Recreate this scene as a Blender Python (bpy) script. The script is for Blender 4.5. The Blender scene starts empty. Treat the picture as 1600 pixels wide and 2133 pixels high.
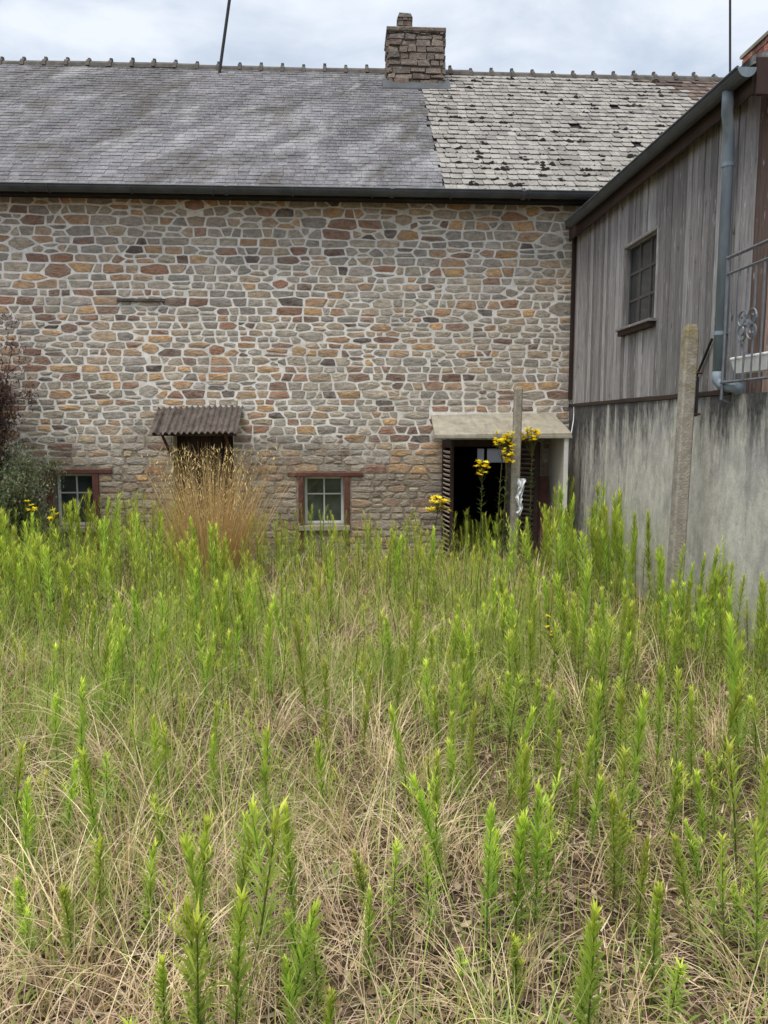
import bpy, math, random
import numpy as np
from mathutils import Vector, Matrix
random.seed(7); RNG = np.random.default_rng(11)
SC = bpy.context.scene
COL = SC.collection
R_ = math.radians

# ---------------------------------------------------------------- camera, sky, sun, exposure
CAM = np.array([0.0, 0.0, 1.7]); YAW = R_(3.1); PITCH = R_(6.47); FPX = 1600.0
cd = bpy.data.cameras.new('camera'); co = bpy.data.objects.new('camera', cd); COL.objects.link(co)
co.location = CAM; co.rotation_euler = (R_(90) - PITCH, 0, -YAW)
cd.sensor_fit = 'HORIZONTAL'; cd.sensor_width = 36.0; cd.lens = 36.0 * FPX / 1600.0
cd.clip_start = 0.05; cd.clip_end = 2000
SC.camera = co
SUN_EL, SUN_AZ = R_(68), R_(215)       # azimuth: clockwise from +Y (behind the camera, a little to the left)
w = bpy.data.worlds.new('World'); SC.world = w; w.use_nodes = True
nt = w.node_tree; nt.nodes.clear()
def wn(t, **k):
    n = nt.nodes.new(t)
    for a, b in k.items(): setattr(n, a, b)
    return n
wo = wn('ShaderNodeOutputWorld'); wb = wn('ShaderNodeBackground'); wb.inputs['Strength'].default_value = 0.1
sky = wn('ShaderNodeTexSky', sky_type='NISHITA', sun_disc=False, sun_elevation=SUN_EL, sun_rotation=SUN_AZ)
tc = wn('ShaderNodeTexCoord'); sep = wn('ShaderNodeSeparateXYZ'); nt.links.new(tc.outputs['Generated'], sep.inputs[0])
za = wn('ShaderNodeMath', operation='ABSOLUTE'); nt.links.new(sep.outputs['Z'], za.inputs[0])
zb = wn('ShaderNodeMath', operation='ADD'); nt.links.new(za.outputs[0], zb.inputs[0]); zb.inputs[1].default_value = 0.22
dv = wn('ShaderNodeVectorMath', operation='DIVIDE'); cz = wn('ShaderNodeCombineXYZ')
for i in range(3): nt.links.new(zb.outputs[0], cz.inputs[i])
nt.links.new(tc.outputs['Generated'], dv.inputs[0]); nt.links.new(cz.outputs[0], dv.inputs[1])
n1 = wn('ShaderNodeTexNoise'); n1.inputs['Scale'].default_value = 2.6; n1.inputs['Detail'].default_value = 7; n1.inputs['Roughness'].default_value = .55
n1.inputs['Distortion'].default_value = .3
nt.links.new(dv.outputs[0], n1.inputs['Vector'])
cr = wn('ShaderNodeValToRGB'); e = cr.color_ramp.elements
e[0].position = .36; e[0].color = (2.35, 2.72, 3.25, 1); e[1].position = .62; e[1].color = (3.95, 4.15, 4.4, 1)
nt.links.new(n1.outputs['Fac'], cr.inputs['Fac'])
mx = wn('ShaderNodeMix', data_type='RGBA'); mx.inputs['Factor'].default_value = .9
nt.links.new(sky.outputs[0], mx.inputs['A']); nt.links.new(cr.outputs[0], mx.inputs['B'])
nt.links.new(mx.outputs['Result'], wb.inputs['Color']); nt.links.new(wb.outputs[0], wo.inputs[0])
sd = bpy.data.lights.new('sun', 'SUN'); so = bpy.data.objects.new('sun', sd); COL.objects.link(so)
sd.energy = 1.5; sd.angle = R_(34); sd.color = (1, .945, .86)
sdir = Vector((math.sin(SUN_AZ) * math.cos(SUN_EL), math.cos(SUN_AZ) * math.cos(SUN_EL), math.sin(SUN_EL)))
so.rotation_euler = sdir.to_track_quat('Z', 'Y').to_euler(); so.location = (0, 0, 20)
SC.view_settings.view_transform = 'Standard'; SC.view_settings.look = 'None'
SC.view_settings.gamma = 1.0; SC.view_settings.use_curve_mapping = False
SC.view_settings.exposure = 1.27

# ---------------------------------------------------------------- pixel -> place
_F = np.array([math.sin(YAW) * math.cos(PITCH), math.cos(YAW) * math.cos(PITCH), -math.sin(PITCH)])
_R = np.array([math.cos(YAW), -math.sin(YAW), 0.0]); _U = np.cross(_R, _F)
def ray(px, py): return _F + _R * (px - 800) / FPX + _U * (1066.5 - py) / FPX
def at(axis, v, px, py):
    d = ray(px, py); return CAM + d * ((v - CAM[axis]) / d[axis])
def project(p):
    d = np.asarray(p, float) - CAM; z = d @ _F
    return 800 + FPX * (d @ _R) / z, 1066.5 - FPX * (d @ _U) / z
def gz(x, y):
    return -0.014 * y + .018 * np.sin(x * 2.1 + .7 * y) + .014 * np.sin(y * 3.3 - 1.3 * x)
def from_top(px, py, h):                 # the plant whose tip is seen at px,py and whose height is h
    d = ray(px, py); lo, hi = .5, 60.
    for _ in range(40):
        m = (lo + hi) / 2; q = CAM + d * m
        if q[2] > gz(q[0], q[1]) + h: lo = m
        else: hi = m
    q = CAM + d * lo; return q[0], q[1]

# ---------------------------------------------------------------- materials
def srgb(r, g, b):
    f = lambda c: (c / 255 / 12.92) if c / 255 <= .04045 else ((c / 255 + .055) / 1.055) ** 2.4
    return (f(r), f(g), f(b))
class M:
    def __init__(s, name):
        s.m = bpy.data.materials.new(name); s.m.use_nodes = True; s.t = s.m.node_tree; s.t.nodes.clear()
        s.out = s.n('ShaderNodeOutputMaterial'); s.b = s.n('ShaderNodeBsdfPrincipled'); s.link(s.b.outputs[0], s.out.inputs[0])
        s.b.inputs['Roughness'].default_value = .85; s.b.inputs['Specular IOR Level'].default_value = .25
        s._pos = None
    def n(s, t, **k):
        n = s.t.nodes.new(t)
        for a, b in k.items(): setattr(n, a, b)
        return n
    def link(s, a, b): s.t.links.new(a, b)
    def inp(s, sock, v):
        if isinstance(v, bpy.types.NodeSocket): s.link(v, sock)
        elif isinstance(v, (tuple, list)): sock.default_value = (*v, 1) if len(v) == 3 and sock.type == 'RGBA' else v
        else: sock.default_value = v
    def pos(s):
        if s._pos is None: s._pos = s.n('ShaderNodeNewGeometry').outputs['Position']
        return s._pos
    def xyz(s):
        n = s.n('ShaderNodeSeparateXYZ'); s.link(s.pos(), n.inputs[0]); return n.outputs
    def noise(s, scale=5, stretch=(1, 1, 1), detail=4, rough=.55, dist=0, vec=None, off=(0, 0, 0)):
        mp = s.n('ShaderNodeMapping'); mp.inputs['Scale'].default_value = stretch; mp.inputs['Location'].default_value = off
        s.link(vec if vec is not None else s.pos(), mp.inputs['Vector'])
        n = s.n('ShaderNodeTexNoise'); n.inputs['Scale'].default_value = scale; n.inputs['Detail'].default_value = detail
        n.inputs['Roughness'].default_value = rough; n.inputs['Distortion'].default_value = dist
        s.link(mp.outputs[0], n.inputs['Vector']); return n.outputs['Fac']
    def ramp(s, f, stops):
        n = s.n('ShaderNodeValToRGB'); el = n.color_ramp.elements
        while len(el) < len(stops): el.new(.5)
        for e, (p, c) in zip(el, stops):
            e.position = p; e.color = (c, c, c, 1) if not isinstance(c, (tuple, list)) else (*c, 1)
        s.link(f, n.inputs['Fac']); return n.outputs['Color']
    def mix(s, f, a, b, bt='MIX'):
        n = s.n('ShaderNodeMix', data_type='RGBA', blend_type=bt)
        s.inp(n.inputs['Factor'], f); s.inp(n.inputs['A'], a); s.inp(n.inputs['B'], b); return n.outputs['Result']
    def math(s, op, a, b=0.0, clamp=False):
        n = s.n('ShaderNodeMath', operation=op, use_clamp=clamp); s.inp(n.inputs[0], a); s.inp(n.inputs[1], b); return n.outputs[0]
    def attr(s, name='Col'):
        return s.n('ShaderNodeAttribute', attribute_name=name).outputs['Color']
    def orand(s): return s.n('ShaderNodeObjectInfo').outputs['Random']
    def bump(s, h, strength=.5, dist=.01):
        n = s.n('ShaderNodeBump'); n.inputs['Strength'].default_value = strength; n.inputs['Distance'].default_value = dist
        s.link(h, n.inputs['Height']); s.link(n.outputs[0], s.b.inputs['Normal'])
    def done(s, col, rough=None, metal=None, spec=None):
        s.inp(s.b.inputs['Base Color'], col)
        if rough is not None: s.inp(s.b.inputs['Roughness'], rough)
        if metal is not None: s.b.inputs['Metallic'].default_value = metal
        if spec is not None: s.b.inputs['Specular IOR Level'].default_value = spec
        return s.m
MAT = {}
def mottled(name, c, var=.35, scale=12, rough=.8, metal=None, stretch=(1, 1, 1), bump=.3, bd=.004, spec=None):
    m = M(name); f = m.noise(scale, stretch, 6); a = tuple(x * (1 - var) for x in c); b = tuple(min(1, x * (1 + var)) for x in c)
    col = m.ramp(f, [(.3, a), (.7, b)])
    if bump: m.bump(m.noise(scale * 3, stretch, 4), bump, bd)
    MAT[name] = m.done(col, rough, metal, spec); return MAT[name]

# pointing mortar: pale lime pointing above, bare earthy joints low on the wall where it has washed out
m = M('mortar'); z = m.xyz()['Z']; x = m.xyz()['X']
edge = m.math('ADD', z, m.math('MULTIPLY', m.math('SUBTRACT', m.noise(1.6, detail=7, rough=.7, off=(3.1, 0, 0)), .5), 1.7))
low = m.ramp(edge, [(.0, 0.), (1., 1.)])
n = m.n('ShaderNodeMapRange'); n.inputs['From Min'].default_value = 1.15; n.inputs['From Max'].default_value = 1.6; m.link(edge, n.inputs['Value'])
mask = n.outputs['Result']
pale = m.ramp(m.noise(14, detail=6), [(.3, srgb(210, 206, 199)), (.7, srgb(246, 243, 237))])
pale = m.mix(m.ramp(m.noise(1.3, detail=3), [(.45, 0.), (.75, .45)]), pale, srgb(150, 140, 126))
earth = m.ramp(m.noise(20, detail=6), [(.3, srgb(104, 94, 82)), (.7, srgb(160, 147, 130))])
m.bump(m.noise(60, detail=4), .5, .006)
MAT['mortar'] = m.done(m.mix(mask, earth, pale), .95)

m = M('stone'); c = m.attr()
f = m.noise(13, (1, 1, 2.0), 7, .7, .7); c1 = m.mix(1, c, m.ramp(f, [(.28, .5), (.5, 1.), (.72, 1.5)]), 'MULTIPLY')
c1 = m.mix(m.ramp(m.noise(6, (1, 1, 1.6), 6, .65, 1, off=(7, 2, 1)), [(.48, 0.), (.68, .7)]), c1, srgb(158, 149, 136))
c1 = m.mix(m.ramp(m.noise(45, detail=3), [(.6, 0.), (.75, .5)]), c1, srgb(70, 62, 56))
m.bump(m.noise(22, (1, 1, 1.8), 6, .65), .9, .02)
MAT['stone'] = m.done(c1, .9)

m = M('slate_dark'); c = m.attr()
mp = m.n('ShaderNodeMapping'); mp.inputs['Rotation'].default_value = (0, 0, R_(40)); m.link(m.pos(), mp.inputs['Vector']); dg = mp.outputs[0]
big = m.ramp(m.noise(.75, (1, .42, .42), 7, .62, .5, vec=dg), [(.32, .58), (.48, .92), (.64, 1.42)])
c1 = m.mix(1, c, big, 'MULTIPLY')
c1 = m.mix(m.ramp(m.noise(2.2, (1, .4, .4), 9, .75, .4, vec=dg, off=(4, 0, 0)), [(.5, 0.), (.66, .65)]), c1, srgb(160, 160, 161))
c1 = m.mix(m.ramp(m.noise(34, (1, 1, 1), 4, .7), [(.56, 0.), (.68, .6)]), c1, srgb(186, 184, 182))
c1 = m.mix(m.ramp(m.noise(1.3, (1, .45, .45), 7, .7, .8, vec=dg, off=(9, 3, 0)), [(.5, 0.), (.63, .75)]), c1, srgb(72, 67, 61))
m.bump(m.noise(25, detail=5), .6, .008)
MAT['slate_dark'] = m.done(c1, .7, spec=.3)
m = M('slate_old'); c = m.attr()
c1 = m.mix(1, c, m.ramp(m.noise(6, detail=6), [(.3, .75), (.7, 1.15)]), 'MULTIPLY')
c1 = m.mix(m.ramp(m.noise(26, detail=4, off=(2, 2, 2)), [(.58, 0.), (.68, .8)]), c1, srgb(95, 90, 84))
m.bump(m.noise(35, detail=5), .7, .01)
MAT['slate_old'] = m.done(c1, .85)

def planks(name, lo, hi, brown):
    m = M(name); r = m.orand()
    tone = m.ramp(r, [(0., tuple(x * .7 for x in lo)), (.35, lo), (.75, hi), (1., tuple(x * 1.15 for x in hi))])
    v = m.n('ShaderNodeVectorMath', operation='ADD'); m.link(m.pos(), v.inputs[0])
    cx = m.n('ShaderNodeCombineXYZ'); m.link(m.math('MULTIPLY', r, 30.), cx.inputs[2]); m.link(cx.outputs[0], v.inputs[1])
    g = m.noise(60, (1, 1, .05), 7, .7, .3, vec=v.outputs[0])
    c = m.mix(1, tone, m.ramp(g, [(.32, .55), (.5, 1.), (.68, 1.35)]), 'MULTIPLY')
    c = m.mix(m.ramp(m.noise(7, (1, 1, .25), 7, .7, vec=v.outputs[0]), [(.5, 0.), (.72, .6)]), c, brown)
    c = m.mix(m.ramp(m.noise(34, (1, 1, .12), 5, .65, vec=v.outputs[0], off=(0, 0, 9)), [(.6, 0.), (.7, .75)]), c, srgb(196, 196, 200))
    c = m.mix(m.ramp(m.noise(9, (1, 1, .6), 3, .5, vec=v.outputs[0], off=(3, 0, 9)), [(.70, 0.), (.76, .8)]), c, srgb(60, 54, 52))
    m.bump(g, .6, .006)
    MAT[name] = m.done(c, .85)
planks('wood_grey', srgb(136, 133, 132), srgb(160, 157, 157), srgb(108, 101, 97))
planks('wood_brown', srgb(104, 88, 80), srgb(130, 112, 102), srgb(84, 68, 60))

m = M('concrete'); o = m.xyz(); z = o['Z']
st = m.noise(5.5, (1, 1, .16), 7, .65, .2)
topd = m.n('ShaderNodeMapRange'); topd.inputs['From Min'].default_value = 1.05; topd.inputs['From Max'].default_value = 1.95
m.link(z, topd.inputs['Value'])
far = m.n('ShaderNodeMapRange'); far.inputs['From Min'].default_value = 7.6; far.inputs['From Max'].default_value = 10.3; m.link(o['Y'], far.inputs['Value'])
alg = m.math('ADD', m.math('MULTIPLY', m.math('POWER', topd.outputs[0], 1.8), .62), m.math('MULTIPLY', far.outputs[0], .38))
alg = m.math('ADD', alg, m.math('MULTIPLY', m.math('SUBTRACT', st, .5), 1.7))
alg = m.math('ADD', alg, m.math('MULTIPLY', m.math('SUBTRACT', m.noise(26, (1, 1, .3), 8, .75), .5), 1.0))
base = m.ramp(m.noise(11, (1, 1, .5), 9, rough=.75), [(.3, srgb(164, 160, 152)), (.72, srgb(222, 219, 210))])
c = m.mix(m.ramp(alg, [(.16, 0.), (.62, .95)]), base, m.ramp(m.noise(18, detail=5), [(.3, srgb(48, 49, 51)), (.7, srgb(88, 88, 88))]))
c = m.mix(m.ramp(m.noise(7, (1, 1, .06), 3, .5, off=(0, 3, 0)), [(.64, 0.), (.7, .75)]), c, srgb(212, 209, 200))
c = m.mix(m.ramp(m.noise(2.3, detail=5, off=(5, 5, 1)), [(.52, 0.), (.7, .5)]), c, srgb(132, 130, 136))
c = m.mix(m.ramp(m.noise(70, detail=4, rough=.7), [(.58, 0.), (.7, .5)]), c, srgb(92, 90, 86))
m.bump(m.noise(30, detail=6), .5, .008)
MAT['concrete'] = m.done(c, .92)

m = M('post_concrete'); c = m.ramp(m.noise(14, detail=9, rough=.72), [(.3, srgb(120, 113, 104)), (.7, srgb(176, 169, 158))])
zz = m.n('ShaderNodeMapRange'); zz.inputs['From Min'].default_value = 1.7; zz.inputs['From Max'].default_value = 2.5; m.link(m.xyz()['Z'], zz.inputs['Value'])
lich = m.math('ADD', m.math('MULTIPLY', zz.outputs[0], .45), m.math('MULTIPLY', m.math('SUBTRACT', m.noise(11, detail=5), .5), 1.6))
c = m.mix(m.ramp(lich, [(.15, 0.), (.6, .75)]), c, srgb(128, 118, 78))
m.bump(m.noise(60, detail=5), .8, .01); MAT['post_concrete'] = m.done(c, .95)

m = M('soil'); f = m.noise(3, detail=8, rough=.7)
c = m.ramp(f, [(.3, srgb(58, 44, 35)), (.5, srgb(92, 73, 58)), (.7, srgb(130, 106, 84))])
c = m.mix(m.ramp(m.noise(60, detail=5, rough=.7), [(.45, 0.), (.65, .8)]), c, srgb(172, 150, 120))
c = m.mix(m.ramp(m.noise(33, detail=5, off=(3, 3, 3)), [(.5, 0.), (.62, .8)]), c, srgb(66, 54, 45))
m.bump(m.noise(45, detail=8, rough=.75), 1., .03); MAT['soil'] = m.done(c, 1., spec=.1)

def leafy(name, trans=.35, rough=.55, hue=.0, tr_gain=1.2):
    m = M(name); c = m.attr(); r = m.orand()
    h = m.n('ShaderNodeHueSaturation'); m.link(c, h.inputs['Color'])
    m.link(m.math('ADD', m.math('MULTIPLY', r, hue), .5 - hue / 2), h.inputs['Hue'])
    m.link(m.math('ADD', m.math('MULTIPLY', r, .35), .82), h.inputs['Value'])
    c = m.mix(1, h.outputs[0], m.ramp(m.noise(9, detail=3), [(.3, .82), (.7, 1.15)]), 'MULTIPLY')
    m.done(c, rough, spec=.3)
    t = m.n('ShaderNodeBsdfTranslucent'); m.link(m.mix(1, c, (tr_gain, tr_gain, tr_gain * .75), 'MULTIPLY'), t.inputs['Color'])
    a = m.n('ShaderNodeMixShader'); a.inputs[0].default_value = trans
    m.link(m.b.outputs[0], a.inputs[1]); m.link(t.outputs[0], a.inputs[2]); m.link(a.outputs[0], m.out.inputs[0])
    MAT[name] = m.m
leafy('leaf', .45, hue=.025); leafy('straw', .25, .7, hue=.015, tr_gain=1.); leafy('shrub_leaf', .25, .55)
leafy('petal', .3, .6)

mottled('zinc_dark', srgb(84, 88, 92), .22, 6, .5, .35)
mottled('zinc_light', srgb(128, 140, 150), .25, 9, .65, .15, (1, 1, .3))
mottled('paint_redbrown', srgb(96, 62, 54), .3, 14, .7)
mottled('paint_darkbrown', srgb(56, 42, 39), .35, 10, .75, stretch=(1, 1, .3))
mottled('shutter_slat', srgb(214, 198, 190), .25, 10, .7)
mottled('paint_white', srgb(212, 212, 208), .1, 10, .6)
mottled('brown_timber', srgb(66, 54, 49), .4, 9, .85, stretch=(1, .15, 1))
mottled('corrugated', srgb(96, 88, 82), .45, 9, .95, bump=.6, bd=.008)
m = M('cement_sheet'); c = m.ramp(m.noise(5, detail=8, rough=.7), [(.3, srgb(136, 130, 116)), (.7, srgb(178, 172, 156))])
c = m.mix(m.ramp(m.noise(9, (1, .25, .25), 7, .7), [(.5, 0.), (.7, .6)]), c, srgb(104, 100, 90)); c = m.mix(m.ramp(m.noise(40, detail=4), [(.6, 0.), (.7, .7)]), c, srgb(86, 84, 74))
m.bump(m.noise(30, detail=5), .5, .006); MAT['cement_sheet'] = m.done(c, .95)
mottled('panel_pale', srgb(190, 184, 172), .14, 4, .85, stretch=(1, 1, .3))
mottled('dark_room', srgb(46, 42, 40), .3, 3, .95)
mottled('underlay', srgb(46, 44, 44), .3, 6, .95)
mottled('ridge', srgb(92, 88, 84), .4, 8, .9)
mottled('brick', srgb(150, 92, 76), .35, 16, .9)
mottled('brick_mortar', srgb(158, 146, 134), .2, 20, .95)
mottled('chimney_mortar', srgb(128, 119, 108), .4, 18, .95)
mottled('moss', srgb(46, 44, 38), .5, 30, 1., bump=1, bd=.02)
mottled('bark', srgb(92, 74, 62), .35, 25, .95)
mottled('rust', srgb(92, 62, 50), .4, 20, .8, .3)
mottled('iron', srgb(118, 122, 128), .25, 20, .55, .5)
mottled('iron_dark', srgb(58, 58, 60), .25, 20, .6, .4)
mottled('plastic_white', srgb(228, 228, 226), .05, 4, .45)
mottled('frame_grey', srgb(84, 81, 79), .3, 14, .85, stretch=(1, 1, .2))
mottled('terrace', srgb(150, 144, 136), .2, 6, .9)
m = M('plastic_sheet'); m.done(srgb(232, 234, 236), .35); MAT['plastic_sheet'] = m.m
m = M('glass'); c = m.ramp(m.noise(3, detail=3), [(.3, srgb(40, 47, 46)), (.7, srgb(84, 92, 90))]); m.done(c, .12, spec=.6); MAT['glass'] = m.m
m = M('glass_dark'); c = m.ramp(m.noise(4, detail=4), [(.3, srgb(30, 33, 35)), (.7, srgb(62, 66, 68))]); m.done(c, .15, spec=.5); MAT['glass_dark'] = m.m
m = M('frosted'); t = m.n('ShaderNodeBsdfTranslucent'); t.inputs[0].default_value = (.9, .93, .97, 1); m.link(t.outputs[0], m.out.inputs[0]); MAT['frosted'] = m.m

# ---------------------------------------------------------------- mesh building
def set_col(me, cols):
    a = me.attributes.new('Col', 'FLOAT_COLOR', 'POINT')
    c = np.ones((len(me.vertices), 4), np.float32); c[:, :3] = cols; a.data.foreach_set('color', c.ravel())
def link(o, parent=None):
    COL.objects.link(o)
    if parent is not None:
        o.parent = parent
        if parent.get('_root'): o.location = tuple(-v for v in parent.location)
    return o
def mesh_np(name, V, Q, mat, parent=None, cols=None, smooth=False):
    """Q: (n,4) or (n,3) faces"""
    me = bpy.data.meshes.new(name); k = Q.shape[1]
    me.vertices.add(len(V)); me.vertices.foreach_set('co', np.asarray(V, np.float32).ravel())
    me.loops.add(Q.size); me.loops.foreach_set('vertex_index', Q.astype(np.int32).ravel())
    me.polygons.add(len(Q)); me.polygons.foreach_set('loop_start', np.arange(0, Q.size, k, dtype=np.int32))
    me.update(calc_edges=True)
    if smooth: me.polygons.foreach_set('use_smooth', np.ones(len(Q), bool))
    if cols is not None: set_col(me, cols)
    me.materials.append(MAT[mat]); return link(bpy.data.objects.new(name, me), parent)
class MB:
    def __init__(s): s.v = []; s.f = []; s.c = []; s.col = (1, 1, 1)
    def add(s, vs, fs):
        o = len(s.v); s.v += [tuple(map(float, v)) for v in vs]; s.f += [tuple(i + o for i in f) for f in fs]; s.c += [s.col] * len(vs); return s
    def box(s, a, b, top=None):
        (x0, y0, z0), (x1, y1, z1) = a, b
        return s.hexa([(x0, y0, z0), (x1, y0, z0), (x1, y1, z0), (x0, y1, z0), (x0, y0, z1), (x1, y0, z1), (x1, y1, z1), (x0, y1, z1)])
    def hexa(s, p): return s.add(p, [(3, 2, 1, 0), (4, 5, 6, 7), (0, 1, 5, 4), (1, 2, 6, 5), (2, 3, 7, 6), (3, 0, 4, 7)])
    def bbox(s, a, b, bv=.006):
        """box with chamfered edges (three crossing slabs' hull is costly: chamfer the four long edges of the longest axis)"""
        d = [b[i] - a[i] for i in range(3)]; L = d.index(max(d)); u, v = [i for i in range(3) if i != L]
        pr = [(a[u] + bv, a[v]), (b[u] - bv, a[v]), (b[u], a[v] + bv), (b[u], b[v] - bv), (b[u] - bv, b[v]), (a[u] + bv, b[v]), (a[u], b[v] - bv), (a[u], a[v] + bv)]
        vs = []
        for e in (a[L], b[L]):
            for q in pr:
                p = [0, 0, 0]; p[L] = e; p[u], p[v] = q; vs.append(p)
        fs = [(i, (i + 1) % 8, 8 + (i + 1) % 8, 8 + i) for i in range(8)] + [tuple(range(7, -1, -1)), tuple(range(8, 16))]
        return s.add(vs, fs)
    def tube(s, pts, r, n=8, caps=True):
        pts = [Vector(p) for p in pts]; rs = r if isinstance(r, (list, tuple)) else [r] * len(pts); vs = []; ref = None
        for i, p in enumerate(pts):
            d = (pts[min(i + 1, len(pts) - 1)] - pts[max(i - 1, 0)]).normalized()
            if ref is None: ref = Vector((0, 0, 1)) if abs(d.z) < .9 else Vector((1, 0, 0))
            a = d.cross(ref).normalized(); b = d.cross(a); ref = ref if abs(d.dot(ref)) < .95 else a
            for k in range(n):
                t = 2 * math.pi * k / n; vs.append(p + (a * math.cos(t) + b * math.sin(t)) * rs[i])
        fs = [(i * n + k, i * n + (k + 1) % n, (i + 1) * n + (k + 1) % n, (i + 1) * n + k) for i in range(len(pts) - 1) for k in range(n)]
        if caps: fs += [tuple(range(n - 1, -1, -1)), tuple(range((len(pts) - 1) * n, len(pts) * n))]
        return s.add(vs, fs)
    def build(s, name, mat, parent=None, smooth=False, cols=False):
        me = bpy.data.meshes.new(name); me.from_pydata(s.v, [], s.f); me.update()
        import bmesh
        bm = bmesh.new(); bm.from_mesh(me); bmesh.ops.recalc_face_normals(bm, faces=bm.faces); bm.to_mesh(me); bm.free()
        if smooth: me.polygons.foreach_set('use_smooth', [True] * len(me.polygons))
        if cols: set_col(me, np.array(s.c))
        me.materials.append(MAT[mat]); return link(bpy.data.objects.new(name, me), parent)
def tag(o, label=None, cat=None, group=None, kind=None):
    for k, v in (('label', label), ('category', cat), ('group', group), ('kind', kind)):
        if v: o[k] = v
    return o
def thing(name, label, cat, loc=(0, 0, 0), group=None):
    o = bpy.data.objects.new(name, None); COL.objects.link(o); o.location = loc; o['_root'] = 1; o.empty_display_size = .2
    return tag(o, label, cat, group)
def box(name, mat, parent, a, b, bv=.005):
    return MB().bbox(a, b, bv).build(name, mat, parent)

# ---------------------------------------------------------------- ground
gx = np.concatenate([[-400, -150, -60, -25, -14, -9], np.arange(-6.5, 6.51, .07), [9, 14, 25, 60, 150, 400]])
gy = np.concatenate([[-400, -150, -60, -25, -10, -5, -2], np.arange(0, 11.2, .07), [13, 17, 25, 60, 150, 400]])
GX, GY = np.meshgrid(gx, gy)
inner = (np.abs(GX) < 6.6) & (GY > -.1) & (GY < 11.2)
GZ = np.where(inner, gz(GX, GY), -.014 * np.clip(GY, -5, 11))
GZ = GZ + np.where(inner, RNG.uniform(-.012, .012, GX.shape), -.05)
nx, ny = len(gx), len(gy); idx = np.arange(nx * ny).reshape(ny, nx)
Q = np.stack([idx[:-1, :-1], idx[:-1, 1:], idx[1:, 1:], idx[1:, :-1]], -1).reshape(-1, 4)
g = mesh_np('ground', np.stack([GX, GY, GZ], -1).reshape(-1, 3), Q, 'soil', smooth=True)
tag(g, 'brown earth strewn with dead straw under the weeds', 'ground', kind='structure')

# ---------------------------------------------------------------- stone house
WY = 10.5; XW = 3.12; WL = -7.0; WTOP = 4.80
house = thing('stone_house', 'long rubble stone house with pale pointing and slate roof', 'house', (0, WY, -.3))
OPEN = {'door': (1.38, 2.33, -.5, 1.50), 'win': (-.53, .02, .33, 1.0), 'win2': (-3.88, -3.36, .33, 1.05), 'door2': (-2.27, -1.47, -.5, 1.58)}
def grid_wall(mb, x0, x1, z0, z1, y, opens, depth):
    xs = sorted({x0, x1, *[v for o in opens for v in o[:2]]}); zs = sorted({z0, z1, *[min(max(v, z0), z1) for o in opens for v in o[2:]]})
    for i in range(len(xs) - 1):
        for j in range(len(zs) - 1):
            cx, cz = (xs[i] + xs[i + 1]) / 2, (zs[j] + zs[j + 1]) / 2
            if any(o[0] < cx < o[1] and o[2] < cz < o[3] for o in opens): continue
            mb.add([(xs[i], y, zs[j]), (xs[i + 1], y, zs[j]), (xs[i + 1], y, zs[j + 1]), (xs[i], y, zs[j + 1])], [(0, 1, 2, 3)])
    for a, b, c, d in opens:
        c = max(c, z0)
        mb.add([(a, y, c), (b, y, c), (b, y, d), (a, y, d), (a, y + depth, c), (b, y + depth, c), (b, y + depth, d), (a, y + depth, d)],
               [(0, 4, 7, 3), (1, 2, 6, 5), (3, 7, 6, 2), (0, 1, 5, 4)])
mb = MB(); grid_wall(mb, WL, 6.9, -.6, WTOP, WY, list(OPEN.values()), .42)
mb.add([(WL, WY, -.6), (WL, 17.5, -.6), (WL, 17.5, WTOP), (WL, WY, WTOP)], [(0, 1, 2, 3)])       # gable
mb.add([(WL, WY, WTOP), (WL, 17.5, WTOP), (WL, 14, 7.55)], [(0, 1, 2)])
wall = mb.build('wall', 'mortar', house)
# interior of the doorway: a dark room with one small frosted light at the back
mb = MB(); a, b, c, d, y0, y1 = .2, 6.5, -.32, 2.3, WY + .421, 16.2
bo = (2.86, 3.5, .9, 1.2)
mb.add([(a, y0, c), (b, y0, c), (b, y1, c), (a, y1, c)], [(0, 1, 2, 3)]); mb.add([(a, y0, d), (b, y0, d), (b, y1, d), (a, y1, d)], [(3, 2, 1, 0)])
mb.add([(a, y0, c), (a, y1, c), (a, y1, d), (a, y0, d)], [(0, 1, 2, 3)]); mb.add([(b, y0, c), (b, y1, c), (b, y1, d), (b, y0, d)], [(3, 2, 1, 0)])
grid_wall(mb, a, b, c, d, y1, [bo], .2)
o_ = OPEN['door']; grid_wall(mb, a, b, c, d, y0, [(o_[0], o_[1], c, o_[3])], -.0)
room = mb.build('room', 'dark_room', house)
box('pane', 'frosted', room, (bo[0], y1 + .1, bo[2]), (bo[1], y1 + .106, bo[3]), .001)
for xx in (3.02,): box('window_bar', 'paint_darkbrown', room, (xx, y1 + .05, bo[2]), (xx + .06, y1 + .095, bo[3]))
# back wall of the house (outdoors side)
mb = MB(); grid_wall(mb, WL, 6.9, -.6, WTOP, 17.5, [(2.7, 3.7, .6, 1.5)], -1.2); mb.build('rear_wall', 'mortar', house)

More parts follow.
